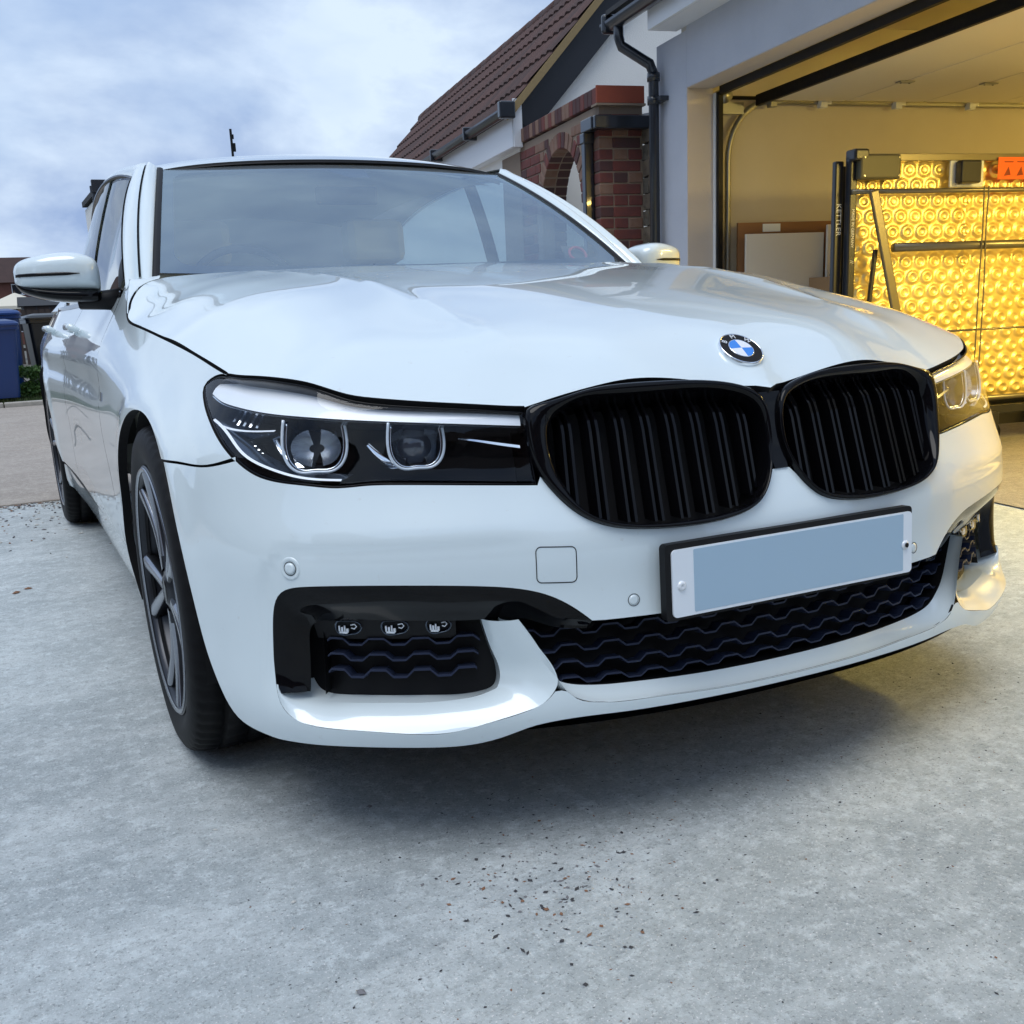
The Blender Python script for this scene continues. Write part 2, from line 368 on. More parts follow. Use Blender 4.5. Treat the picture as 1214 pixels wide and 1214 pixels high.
uy=lambda y: float(np.interp(y,_pl[:18,1],_seg[:18]))
# ------------------------------------------------------------------ the car
car=empty('car',(0,0,0)); tag(car,'white saloon car with gloss black kidney grille parked on the concrete drive','car')
HL=[(1.1438,.7937),(1.1988,.7891),(1.2194,.777),(1.1948,.7552),(1.1313,.7244),(1.0582,.6898),(1.0015,.6632),(.9457,.6423),(.892,.6331),(.8335,.6284),(.7753,.6242),(.7309,.6262),(.6837,.6255),(.5516,.6186),(.4542,.6127)]
KID=[(.4639,.7255),(.4319,.7365),(.3472,.7516),(.2285,.7560),(.1207,.7510),(.0621,.7412),(.0224,.7219),(.0095,.6845),(.0125,.6346),(.0300,.5892),(.0638,.5524),(.1118,.5359),(.1954,.5294),(.2871,.5333),(.3487,.5440),(.3926,.5650),(.4213,.5909),(.448,.6255),(.4615,.6602),(.4667,.6968)]
KIN=[(.411,.6994),(.3856,.7265),(.308,.7366),(.1866,.7366),(.0675,.7231),(.0321,.702),(.0237,.662),(.035,.6006),(.0716,.5579),(.1156,.5466),(.2273,.5408),(.3293,.5486),(.3789,.5702),(.401,.6071),(.4127,.6524)]
TRIM=[(.3817,.3939),(.3977,.4078),(.4163,.422),(.4511,.4417),(.4911,.4542),(.5309,.4608),(.5704,.465),(.6752,.4717),(.7807,.4742),(.8372,.4721),(.8654,.4679),(.8844,.4595),(.8964,.4458),(.9043,.4212),(.9080,.3785),(.9080,.3362),(.9044,.3059)]
FOLD=[(.9044,.3059),(.8948,.2778),(.8742,.2581),(.8425,.2477),(.7745,.2425),(.7088,.237),(.622,.2328),(.5565,.2459),(.4891,.2626),(.4629,.2752),(.4498,.2880),(.431,.2868),(.4193,.2759),(.3881,.2635),(.3559,.2591),(.289,.2569),(.1998,.2530),(.1,.2500),(0,.2490)]
arc=lambda cy,a0,a1,r,n=24: [(uy(cy)+ (uy(cy+r*math.cos(a))-uy(cy)),.345+r*math.sin(a)) for a in np.linspace(math.radians(a0),math.radians(a1),n)]
# bonnet
bf=wrap(*np.array(HLTOP).T); bk=wrap(*np.array(KTOP).T)
front=[(0.,.056)]+[(p[0],p[1]+.003) for p in bk[:-1]]+[(p[0],p[1]+.006) for p in bf]
sh=wrap(*np.array(SHUT).T)
right=resamp([(0.,.062)]+[(p[0],p[1]) for p in bk[:4]],.012)
seg1=resamp([(p[0],p[1]+.004) for p in bk],.012); seg2=resamp([(p[0]-.001,p[1]+.007) for p in bf],.015)
seg3=resamp([(p[0]-.003,p[1]) for p in sh]+[(.862,1.39),(.848,1.44)],.02); seg4=resamp([(.848,1.44),(.835,1.50),(.805,1.575),(.768,1.625),(.72,1.65)],.015); seg5=resamp([(.72,1.65),(.6,1.625),(.4,1.58),(.2,1.555),(0,1.55)],.03)
half=loop([(0,.060)],seg1,seg2,seg3,seg4,seg5)
outer=np.vstack([half,(half*[-1,1])[::-1][1:-1]])
panel('bonnet',bonnet,outer,[],.022,M['paint'],car,.018,.001)
# bumper skin
hlb=resamp(HL[6:],.012)
kb=resamp(KID[9:18][::-1],.012)
bot=resamp([(1.2693,.6422),(1.235,.608),(1.20,.560),(1.165,.50),(1.135,.42),(1.105,.330),(1.0599,.2551),(1.0206,.2236),(.9651,.2118),(.9138,.2079)],.015)
bot2=resamp([(.9138,.2079),(.7723,.2100),(.65,.2050),(.5847,.2060),(.5304,.2178),(.4898,.2313),(.4518,.2372),(.4051,.2395),(.3399,.2386),(.2,.2377),(.1,.2372),(0,.2372)],.015)
hb=loop(bot2[::-1],bot[::-1],resamp([(1.2693,.6422),(1.20,.6444),(1.0796,.6486),(1.002,.6625)],.02),hlb,kb,[(.020,.600),(0,.603)])
outer=np.vstack([hb,(hb*[-1,1])[::-1][1:-1]])
hh=loop(resamp([(0,.3900),(.2,.3905),(.36,.3925)],.03),resamp(TRIM,.01),resamp(FOLD[:11],.01),resamp(FOLD[10:],.01))
hole=np.vstack([hh,(hh*[-1,1])[::-1][1:-1]])
bump_skin=panel('front_bumper',wrap,outer,[hole],.014,M['paint'],car,.005,.0005)
# recessed plan of the wings and doors
def both(fn):
    o=fn(); return o,mirx(o)
P_=M['paint']
archf=arc(.87,-16,127,.374,40)
# wing
wf=loop(resamp([(1.2693,.6444),(1.20,.6465),(1.0796,.6506),(1.004,.6670)],.02),resamp(HL[:7][::-1],.012),resamp(SHUT+[(1.985,.8965),(2.07,.915),(2.13,.932),(2.19,.955),(2.25,.982),(2.29,1.004)],.02),lin([(2.29,1.004),(2.372,1.004)],.02),resamp([(2.372,1.004),(2.350,.955),(2.31,.88),(2.25,.75),(2.195,.6),(2.14,.5),(2.05,.38),(1.97,.29),(1.95,.245)],.02),archf)
both(lambda: panel('wing',wrap,wf,[],.022,P_,car,.02,.0015))
# doors, sill, rear body
dl=resamp([(2.366,.985),(2.355,.955),(2.31,.88),(2.25,.75),(2.195,.6),(2.14,.5),(2.05,.38),(2.03,.345)],.03)
both(lambda: panel('front_door',wrap,loop(dl,resamp([(2.03,.345),(2.8,.335),(3.45,.335)],.06),resamp([(3.45,.335),(3.50,.5),(3.535,.64),(3.55,.8),(3.50,.968)],.03),lin([(3.50,.968),(2.366,.985)],.06)),[],.035,P_,car,.02,.0025))
archr=arc(3.94,184,-14,.378,44); NA=3; NB=1+int(np.argmin([abs(p[0]-uy(3.94)+.08)+(p[1]<.5) for p in archr]))
both(lambda: panel('rear_door',wrap,loop(resamp([(3.50,.968),(3.55,.8),(3.535,.64),(3.50,.5),(3.45,.335)],.03),resamp([(3.45,.335),(3.8,.335),(4.16,.335)],.05),archr[NA:NB],lin([(archr[NB-1][0]+.03,.76),(4.60,.968),(3.50,.968)],.06)),[],.035,P_,car,.02,.0025))
q0=archr[NB-1]
both(lambda: panel('rear_wing',wrap,loop([q0],archr[NB-1:],lin([archr[-1],(5.25,.25),(UMAX,.25),(UMAX,.968),(4.60,.968),(archr[NB-1][0]+.03,.76)],.06)),[],.045,P_,car,.02,.0025))
both(lambda: panel('sill',off(wrap,.004),loop(lin([(1.96,.25),(1.99,.335),(4.16,.325),(4.22,.22),(1.95,.20)],.05)),[],.04,P_,car,.02,.001))
both(lambda: panel('sill_trim',off(wrap,.012),loop(lin([(1.97,.325),(1.97,.345),(4.17,.345),(4.17,.325)],.05)),[],.04,M['black'],car,.01,0))
# handles
def handle(u0,u1,z):
    P=off(wrap,-.030)(np.linspace(u0,u1,9),np.full(9,z)); P0=off(wrap,-.002)(np.array([u0+.0,u1]),np.array([z,z])); b=MB()
    pts=[P0[0]]+[p for p in P]+[P0[1]]
    b.tube([Vector((p[0],p[1],p[2])) for p in pts],[.009]+[.013]*9+[.009],10); return b.build('door_handle',P_,car,True)
for a,b_ in ((3.18,3.40),(4.18,4.40)): both(lambda: handle(a,b_,.875))
# M badge on the wing
for sgn in (-1,1):
    for k,(u0_,u1_) in enumerate(((2.148,2.158),(2.162,2.172),(2.176,2.190))):
        uu_,zz_=np.meshgrid(np.linspace(u0_,u1_,3),np.linspace(.702,.724,3),indexing='ij'); grid('wing_badge',off(wrap,-.0015)(uu_,zz_)*[sgn,1,1],[M['blue'],M['frit'],M['piano']][k],car)
# headlights ----------------------------------------------------------------
def headlight(side):
    S=lambda P: np.asarray(P)*[side,1,1]
    hp=resamp(HL,.010); top=resamp([HL[-1],(.4629,.7244)]+HLTOP[1:-1]+[HL[0]],.02)
    outl=loop(resamp(HL,.01),lin([HL[-1],(.4629,.7244)],.012),resamp(HLTOP[:-1]+[(1.135,.7945)],.01))
    K=shrink(outl,.0045)
    # housing: tub from the outline inwards
    C=outl.mean(0); rows=[]
    ins=[(.0005,.004),(.002,.001),(.0035,.003),(.0045,.02),(.008,.055),(.018,.085)]
    for d,dp in ins: rows.append(off(wrap,dp)(*shrink(outl,d).T))
    o=grid('headlight',S(np.stack(rows,1)),M['piano'],car,flip=side>0,closeu=True)
    capo=panel('back_panel',off(wrap,.083),shrink(outl,.018),[],.02,M['dark'],o,0,0)
    if side<0: capo.data.transform(Matrix.Scale(-1,4,(1,0,0))); 
    cv=panel('clear_cover',off(wrap,.0005),shrink(outl,.006),[],.02,M['cover'],o,0,0)
    if side<0: cv.data.transform(Matrix.Scale(-1,4,(1,0,0))); cv.data.flip_normals()
    # bright eyebrow
    ebl=[(.4720,.7060),(.58,.7150),(.6909,.7236),(.8299,.7342),(.9667,.7414),(1.08,.7500),(1.1367,.7560),(1.1900,.7665)]
    ebu=[(.4720,.7255),(.5700,.7370),(.6859,.7475),(.8028,.7680),(.9485,.7855),(1.0449,.7895),(1.1193,.7900),(1.1890,.7850)]
    grid('reflector_strip',S(strip(ebu,[.014,.016,.018,.022,.026,.026,.022,.014],ebl,[.009]*8,60,5,conc=-.002)),M['satin'],o,flip=side>0)
    grid('reflector_edge',S(strip(ebl,.012,[(a,b-.003) for a,b in ebl],.010,60,2)),M['chrome'],o)
    grid('reflector_shelf',S(strip([(a,b-.003) for a,b in ebl],.010,[(a,b-.006) for a,b in ebl],.05,60,3)),M['bowl'],o)
    ls=[(1.1253,.7208),(1.0994,.715),(1.0417,.6945),(.998,.6729),(.9558,.6581),(.9176,.6488),(.8769,.6405),(.8403,.6355),(.7754,.6318)]
    grid('lower_reflector',S(strip([(a-.001,b+.003) for a,b in ls],.004,[(a-.002,b+.0065) for a,b in ls],.007,60,2)),M['satin'],o)
    grid('lower_reflector',S(strip([(a-.0,b+.0045) for a,b in ls],.012,[(a-.018,b+.016) for a,b in ls],.03,60,3)),M['bowl'],o)
    l2=[(1.1300,.7205),(1.0733,.7139),(1.0013,.711),(.930,.7129)]
    grid('lower_reflector',S(strip(l2,.010,[(a,b+.0035) for a,b in l2],.013,30,2)),M['satin'],o)
    grid('lower_reflector',S(strip(l2,.017,[(a,b-.010) for a,b in l2],.04,30,2)),M['bowl'],o)
    ch=[(.5776,.6905),(.554,.6867),(.5193,.6797),(.475,.6715)]
    grid('inner_accent',S(strip(ch,.012,[(.5776,.6925),(.554,.6897),(.5193,.6837),(.475,.6760)],.014,20,2)),M['chrome'],o)
    # projector units
    for (uc,zc,sc) in ((.838,.690,1.0),(.6494,.6835,.88)):
        c_=S(off(wrap,.028)(np.array([uc]),np.array([zc])))[0]; nn=S(fnormal(wrap,np.array([uc]),np.array([zc])))[0]
        nn=nn*.55+np.array([0,-1,0])*.45; nn/=np.linalg.norm(nn); tt=np.cross(nn,[0,0,1.]); tt/=np.linalg.norm(tt); kk=np.cross(tt,nn)
        X=Matrix(((tt[0],kk[0],nn[0],c_[0]),(tt[1],kk[1],nn[1],c_[1]),(tt[2],kk[2],nn[2],c_[2]),(0,0,0,1)))
        shp=[(-.050,.050),(-.054,.02),(-.053,-.008),(-.043,-.030),(-.028,-.040),(0,-.0405),(.028,-.040),(.043,-.030),(.053,-.008),(.054,.02),(.050,.050)]
        shp=[(a*sc*.94,b*sc*.94) for a,b in shp]; ring=resamp(shp,.006)
        r3=lambda q,zz,k=1: [(a*k,b*k if b<0 else b*k,zz) for a,b in q]
        MB().tube(r3(ring,.004),.0024,8,X=X).build('ring_light',M['guide'],o,True)
        MB().tube(r3(ring,.000,.90),.0016,6,X=X).build('ring_light',M['chrome'],o,True)
        cl=list(ring)+[(a,b) for a,b in lin([ring[-1],ring[0]],.01)[1:-1]]
        R=np.array([r3(cl,z_,k) for z_,k in ((.004,.94),(-.012,.84),(-.030,.66),(-.034,.55))]).transpose(1,0,2)
        b=MB(); nV=R.shape[0]; b.add(R.reshape(-1,3),[(i*4+j,((i+1)%nV)*4+j,((i+1)%nV)*4+j+1,i*4+j+1) for i in range(nV) for j in range(3)],X); b.build('projector_bowl',M['bowl'],o,True)
        b=MB(); b.add([(a*.60,b2*.60,-.030) for a,b2 in cl],[tuple(range(len(cl)))],X); b.build('projector_back',M['dark'],o)
        if sc<1:
            b=MB(); b.lathe([(.004-.0004*i*i,.0055*i) for i in range(7)],32,X=X@Matrix.Translation((0,.002,-.014))@Matrix.Rotation(math.radians(-90),4,'Y')@Matrix.Scale(sc,4)); b.build('projector_lens',M['lens'],o,True)
        for c0_,a0_,a1_ in ((-.004,100,262),(.004,-82,80)):
            aa=np.radians(np.linspace(a0_,a1_,90)); rr2=np.linspace(.008,.036,8)
            Q=np.array([[(c0_*(1 if sc==1 else 3)+r_*math.cos(a)*(1 if sc==1 else .9),.001+r_*math.sin(a)*.82,-.026+(r_/.036)**2*.016+.0014*math.cos(a*46)*(r_/.036)) for r_ in rr2] for a in aa])
            Qw=np.array([[tuple(X@Vector(q)) for q in row] for row in Q]); grid('reflector_fan',Qw,M['fan'] if sc==1 else M['bowl'],o)
        b=MB(); b.tube([(-.044*sc,-.0335*sc,.0),(.0,-.036*sc,.0),(.044*sc,-.0335*sc,.0)],.0022,6,X=X) if False else None
    # wedge reflectors beside the units and the side marker facets
    for (ua,za,ub,zb,ww) in ((.955,.706,.878,.662,.016),(.735,.690,.690,.655,.012)):
        grid('wedge_reflector',S(strip([(ua,za),((ua+ub)/2+.004,(za+zb)/2-.004),(ub+.012,zb)],[.03,.026,.02],[(ua-ww*.4,za+.004),((ua+ub)/2-ww,(za+zb)/2-.004),(ub-ww,zb-.002)],[.03,.03,.03],14,3,conc=.003)),M['chrome'],o)
    for k in range(7):
        u_=1.035-.013*k; z_=.700-.006*k
        p=off(wrap,[.03,.022])(np.array([u_,u_-.004]),np.array([z_+.012,z_-.010])); b=MB(); b.tube([Vector(S(p[0])),Vector(S(p[1]))],.0028,5); b.build('marker_facet',M['chrome'],o)
    for k in range(5):
        u_=1.10-.022*k; z_=.738-.001*k
        p=off(wrap,[.035,.028])(np.array([u_,u_-.006]),np.array([z_+.010,z_-.012])); b=MB(); b.tube([Vector(S(p[0])),Vector(S(p[1]))],.0035,5); b.build('marker_facet',M['chrome'] if k%2 else M['bowl'],o)
    return o
headlight(-1); headlight(1)
# kidney grille ---------------------------------------------------------------
def polar(pts,n,c):
    Q=resamp(pts,.002,True); a=np.arctan2(Q[:,1]-c[1],Q[:,0]-c[0]); r=np.hypot(Q[:,0]-c[0],Q[:,1]-c[1]); o=np.argsort(a); t=np.linspace(-np.pi,np.pi,n,endpoint=False)
    rr=np.interp(t,np.concatenate([a[o]-2*np.pi,a[o],a[o]+2*np.pi]),np.tile(r[o],3)); return np.stack([c[0]+rr*np.cos(t),c[1]+rr*np.sin(t)],1)
def kidney(side):
    S=lambda P: np.asarray(P)*[side,1,1]
    c=np.array([.235,.643]); n=160; A=polar(KID,n,c); B=polar(KIN,n,c); B=A*.22+B*.78; mid=lambda t:A*(1-t)+B*t
    rows=[(A,.02),(A,-.004),(mid(.10),-.010),(mid(.35),-.0135),(mid(.7),-.010),(mid(.93),-.003),(B,.004),(c+(B-c)*.99,.02),(c+(B-c)*.985,.065)]
    o=grid('kidney_grille',S(np.stack([off(wrap,d)(p[:,0],p[:,1]) for p,d in rows],1)),M['piano'],car,flip=side>0,closeu=True)
    bk=panel('grille_back',off(wrap,.062),c+(B-c)*1.0,[],.03,M['dark'],o,0,0)
    if side<0: bk.data.transform(Matrix.Scale(-1,4,(1,0,0)))
    for u_ in np.linspace(.058,.392,8):
        for du in (-.0065,.0065):
            uu=u_+du; zz=[]
            for i in range(len(B)):
                a,b=B[i],B[(i+1)%len(B)]
                if (a[0]-uu)*(b[0]-uu)<=0: zz.append(a[1]+(b[1]-a[1])*((uu-a[0])/(b[0]-a[0]+1e-9)))
            if len(zz)<2: continue
            z0,z1=min(zz)+.001,max(zz)-.001; t=np.linspace(0,1,12); zc=z1-(z1-z0)*t
            pt,pb_=wrap(np.array([uu,uu]),np.array([z1,z0])); dep=.030-.022*np.clip(t/.20,0,1)**1.2+.004*np.clip((t-.2)/.8,0,1); ln=pt+(pb_-pt)*t[:,None]+np.array([0,1,0])*dep[:,None]; wv=.0026
            f_=ln+[-wv,0,0]; g_=ln+[wv,0,0]; b1=ln+[-wv,.03,0]; b2=ln+[wv,.03,0]
            grid('grille_slat',S(np.stack([b1,f_,g_,b2],1)),M['piano'],o,flip=side>0,smooth=False)
    return o
kidney(-1); kidney(1)
br=panel('grille_bridge',off(wrap,-.003),loop(lin([(-.024,.727),(-.014,.60),(.014,.60),(.024,.727)],.02)),[],.02,M['piano'],car,.02,0)
# bumper trim, intakes, blades -------------------------------------------------
TM=[(.383,.3858),(.4468,.3985),(.4855,.4150),(.5473,.4262),(.6743,.4339),(.7619,.4354),(.8209,.4334),(.8628,.4266),(.8774,.4138),(.8829,.38),(.8853,.3461),(.8850,.3161),(.8835,.3020),(.8800,.2925)]
TO=[(.3817,.3939),(.4511,.4417),(.4911,.4542),(.5704,.465),(.6752,.4717),(.7807,.4742),(.8372,.4721),(.8754,.4649),(.8944,.4498),(.9043,.4212),(.9080,.3785),(.9080,.3362),(.9050,.3100),(.8960,.2915)]
TI=[(.385,.3790),(.4468,.3880),(.4855,.4010),(.5473,.4045),(.6743,.4080),(.7619,.4095),(.8209,.4080),(.8500,.4040),(.8620,.3950),(.8680,.36),(.8680,.33),(.8680,.310),(.8680,.300),(.8685,.2925)]
FO=[(.9044,.3059),(.8948,.2778),(.8742,.2581),(.8425,.2477),(.7745,.2425),(.7088,.237),(.622,.2328),(.5565,.2459),(.4891,.2626),(.4629,.2752),(.4450,.2990),(.4445,.3086),(.4708,.3597),(.5003,.4065)]
FI=[(.9030,.3045),(.8935,.2890),(.8800,.2800),(.8500,.2755),(.7905,.2770),(.7088,.2775),(.6450,.2765),(.5900,.2805),(.5560,.2880),(.5420,.2930),(.5352,.2990),(.5325,.3060),(.5415,.3525),(.557,.4040)]
CO=[(.5003,.4067),(.4708,.3597),(.4445,.3086),(.431,.2868),(.4193,.2759),(.3881,.2635),(.3559,.2591),(.289,.2569),(.1998,.2530),(.1,.2500),(0,.2490)]
CI=[(.5300,.4067),(.5050,.3400),(.4750,.3160),(.4500,.3030),(.4300,.2930),(.3950,.2830),(.3600,.2785),(.300,.2750),(.2,.270),(.1,.2670),(0,.2660)]
def fascia(side):
    S=lambda P: np.asarray(P)*[side,1,1]; fl=side<0
    P1=strip(TO,0,TM,.020,90,4,conc=-.003); P2=strip(TM,.020,TI,[.024,.028,.032,.036,.040,.044]+[.045]*8,90,3)
    grid('intake_trim',S(np.concatenate([P1,P2[:,1:]],1)),M['piano'],car,flip=not fl)
    P=strip(FO,0,FI,[.002,.008,.026]+[.05]*7+[.05,.05,.05,.042],120,7,conc=-.006)
    grid('intake_surround',S(P),M['paint'],car,flip=fl)
    FJ=[(a*.985+.011,b+.009*float(sstep(.545,.66,a))*(1-float(sstep(.285,.30,b)))) for a,b in FI]; grid('intake_surround',S(strip(FI,[.002,.008,.026]+[.05]*7+[.05,.05,.05,.042],FJ,.088,120,3)),M['paint'],car,flip=fl)
    grid('intake_floor',S(strip(FJ,.087,FJ,.14,120,3)),M['black'],car,flip=fl)
    # three small lamps on a dark carrier
    P=strip([(.86,.408),(.75,.410),(.60,.405)],.047,[(.86,.375),(.75,.377),(.60,.375)],.060,12,3); g=grid('fog_lamp',S(P),M['black'],car,flip=not fl)
    for uc,w_ in ((.785,.046),(.702,.043),(.628,.039)):
        q=[(-1,.55),(-.3,.75),(.6,.7),(1,.1),(.8,-.5),(.2,-.8),(-.7,-.8),(-1,-.3)]
        R=resamp([(a*w_/2,b*.0125) for a,b in q],.003,True); RR=[]
        for k,dd in ((1.1,.0475),(1.02,.0465),(.95,.050),(.75,.060),(.15,.064)): RR.append(off(wrap,dd)(uc-R[:,0]*k,.397+R[:,1]*k))
        grid('lamp_bowl',S(np.stack(RR,1)),M['bowl'],g,flip=not fl,closeu=True)
        for pts_,rd in (([(.0125,.3995),(.0122,.3905)],.0016),([(.0085,.3975),(.0083,.3885)],.0020),([(.0048,.4000),(.0046,.3885)],.0014),([(.0010,.3955),(.0010,.3890)],.0022),([(.0122,.3892),(.0010,.3886)],.0018),([(-.0035,.4010),(-.0095,.4022),(-.0118,.3985),(-.0085,.3950),(-.0045,.3965)],.0010)):
            q=np.array(pts_); p=off(wrap,.046)(uc+q[:,0]*w_/.034,q[:,1]+.0006); b=MB(); b.tube([Vector(S(v)) for v in p],rd,6); b.build('lamp_facet',M['satin'],g,True)
        P=off(wrap,.042)(uc-R[:,0],.397+R[:,1]); b=MB(); b.add(S(P),[tuple(range(len(R)))]); b.build('lamp_lens',M['cover'],g)
    # outer intake back, side duct and fins
    bk=panel('intake_back',off(wrap,.085),loop(lin([(.50,.42),(.50,.27),(.93,.265),(.93,.43)],.04)),[],.04,M['black'],car,0,0)
    if side<0: bk.data.transform(Matrix.Scale(-1,4,(1,0,0)))
    b=MB()
    P=off(wrap,.055)(np.full(6,.842),np.linspace(.288,.41,6)); Q=off(wrap,.085)(np.full(6,.850),np.linspace(.292,.41,6))
    grid('intake_post',S(np.stack([P,Q],1)),M['black'],car)
    for r,z0 in enumerate((.3685,.3435,.3185)): fin(S,.560+.004*r,.835-.0*r,z0-.002,.056,side)
def fin(S,ua,ub,z0,dep,side,name='intake_fin',per=.0765,amp=.0095,ph=0.,zs=None):
    pts=[];u=ua
    k0=math.floor((ua-ph)/per)
    bp=[]
    for k in range(k0,int((ub-ph)/per)+2):
        b0=ph+k*per; bp+=[(b0,0),(b0+.30*per,0),(b0+.47*per,1),(b0+.83*per,1),(b0+per,0)]
    uu=[a for a,_ in bp]; hh_=[b for _,b in bp]
    us=sorted(set([ua,ub]+[a for a in uu if ua<a<ub])); zz=[z0+amp*float(np.interp(a,uu,hh_)) for a in us]
    if zs: zz=[z+zs(u_) for z,u_ in zip(zz,us)]
    us=np.array(us);zz=np.array(zz); th=.0032
    A=off(wrap,dep)(us,zz);B=off(wrap,dep)(us,zz+th);C_=off(wrap,dep+.028)(us,zz+th);D_=off(wrap,dep+.028)(us,zz)
    return grid(name,S(np.stack([D_,A,B,C_],1)),M['fin'],car,flip=side<0,smooth=False)
fascia(-1); fascia(1)
P=strip(CO,0,CI,[.035]+[.045]*10,110,7,conc=.006)
P2=strip(CI,[.035]+[.045]*10,[(a,b+.002) for a,b in CI],.12,110,3); grid('lower_intake_floor',np.concatenate([P2,(P2*[-1,1,1])[::-1][1:]],0),M['black'],car)
full=np.concatenate([P,(P*[-1,1,1])[::-1][1:]],0)
grid('lower_surround',full,M['paint'],car,flip=False)
panel('lower_grille_back',off(wrap,.095),loop(lin([(-.56,.42),(-.56,.25),(.56,.25),(.56,.42)],.05)),[],.05,M['dark'],car,0,0)
I3=lambda P: np.asarray(P)
for r,z0 in enumerate((.3665,.3395,.3125,.2860)):
    w_=(.545,.52,.485,.44)[r]; fin(I3,-w_,w_,z0,.052,1,'lower_grille_fin',.0765,.0105,.02*(0),zs=lambda u_: -.008*(1-min(1,abs(u_)/.45)**2)*(1 if z0<.33 else .6))
# undertray
ut=[(a,b) for a,b in zip(*[wrap(np.linspace(-1.1,1.1,41),np.full(41,.21))[:,i] for i in (0,1)])]
b=MB(); b.add([(x*.97,y+.02,.215) for x,y in ut]+[(.62,3.2,.19),(-.62,3.2,.19)],[tuple(range(len(ut)+2))]); b.build('undertray',M['black'],car)
box('floor_pan',(0,2.55,.25),(1.24,4.6,.05),M['black'],car); box('bulkhead',(0,.36,.50),(1.15,.04,.46),M['dark'],car)
# sensors and towing cover
def ringmark(u_,z_,r,side,lift=.0):
    S=lambda P: np.asarray(P)*[side,1,1]; t=np.linspace(0,2*np.pi,28,endpoint=False)
    RR=[off(wrap,d)(u_+k*r*np.cos(t),z_+k*r*np.sin(t)) for k,d in ((1.10,-.0004),(1.0,-.0006),(.99,.0015),(.86,.0015))]
    o=grid('parking_sensor',S(np.stack(RR,1)),M['black'],car,flip=side>0,closeu=True)
    RR=[off(wrap,d)(u_+k*r*np.cos(t),z_+k*r*np.sin(t)) for k,d in ((.88,.0012),(.86,-.0008-lift),(.5,-.0012-lift),(.02,-.0014-lift))]
    grid('sensor_face',S(np.stack(RR,1)),M['paint'],o,flip=side>0,closeu=True)
for sd in (-1,1):
    ringmark(.309,.4195,.0095,sd)
    o=ringmark(.862,.501,.0105,sd,.0015)
    t=np.linspace(0,2*np.pi,32,endpoint=False); S=lambda P: np.asarray(P)*[sd,1,1]
    grid('sensor_collar',S(np.stack([off(wrap,d)(.862+k*np.cos(t),.501+k*np.sin(t)) for k,d in ((.019,.0003),(.0175,-.0015),(.0135,-.0005),(.0118,.0004))],1)),M['paint'],car,flip=sd>0,closeu=True)
ROUND=[]
for cx_,cz_,a0_ in ((.0245,.0235,0),(-.0235,.0205,90),(-.0235,-.0205,180),(.0245,-.0175,270)):
    for k_ in range(6): a_=math.radians(a0_+18*k_); ROUND.append((cx_+.008*math.cos(a_),cz_+.008*math.sin(a_)))
cvp=[(.4642,.5201),(.4099,.5158),(.4035,.5086),(.4037,.4645),(.4093,.4585),(.4611,.4633),(.4677,.4694),(.4677,.5150)]
cvr=np.array([(.4352+a,.4885+b) for a,b in ROUND]); cvr=lin(list(cvr)+[cvr[0]],.004)[:-1]
def sgrid(name,rows,m,par,side,**k): return grid(name,np.stack(rows,1)*[side,1,1],m,par,closeu=True,**k)
sgrid('towing_eye_cover',[off(wrap,d)(*shrink(cvr,e_).T) for e_,d in ((-.0010,-.0005),(.0003,-.0005),(.0008,.002),(.0015,.002))],M['black'],car,-1)
panel('cover_face',off(wrap,-.0007),shrink(cvr,.0012),[],.012,M['paint'],car,0,0).data.transform(Matrix.Scale(-1,4,(1,0,0)))
# number plate
pl=empty('number_plate',(0,0,0),0,car); XP=Matrix.Translation((0,-.012,.4450))@Matrix.Rotation(math.radians(-2.4),4,'X')
def rr(w,h_,r,n=5): 
    o=[]
    for cx,cz,a0 in ((w/2-r,h_/2-r,0),(-w/2+r,h_/2-r,90),(-w/2+r,-h_/2+r,180),(w/2-r,-h_/2+r,270)):
        for k in range(n+1): a=math.radians(a0+90*k/n); o.append((cx+r*math.cos(a),cz+r*math.sin(a)))
    return o
def slab(name,w,h_,r,y0,y1,m,par,cx=0,cz=0,X=XP):
    q=rr(w,h_,r); n=len(q); V=[(a+cx,y0,b+cz) for a,b in q]+[(a+cx,y1,b+cz) for a,b in q]; F=[tuple(range(n)),tuple(range(2*n-1,n-1,-1))]+[(i,n+i,n+(i+1)%n,(i+1)%n) for i in range(n)]
    b=MB(); b.add(V,F,X); return fixn(b.build(name,m,par))
slab('plate_holder',.534,.126,.008,.012,-.004,M['black'],pl,-.004,.002)
slab('plate_face',.520,.111,.008,-.0042,-.0075,M['platewhite'],pl)
slab('plate_blank_area',.457,.103,.002,-.0076,-.0081,M['plateblank'],pl,.010,0.001)
for sx,mm in ((-.243,M['white']),(.243,M['white'])):
    b=MB(); b.lathe([(0,.0001),(.003,.004),(.001,.008),(-.002,.0085)],16,X=XP@Matrix.Translation((sx,-.0085,-.004))@Matrix.Rotation(math.radians(-90),4,'Z')); o=b.build('plate_screw',mm,pl,True)
b=MB(); b.lathe([(0,.0001),(.0005,.0045)],12,X=XP@Matrix.Translation((.243,-.0122,-.004))@Matrix.Rotation(math.radians(-90),4,'Z')); b.build('screw_recess',M['black'],pl)
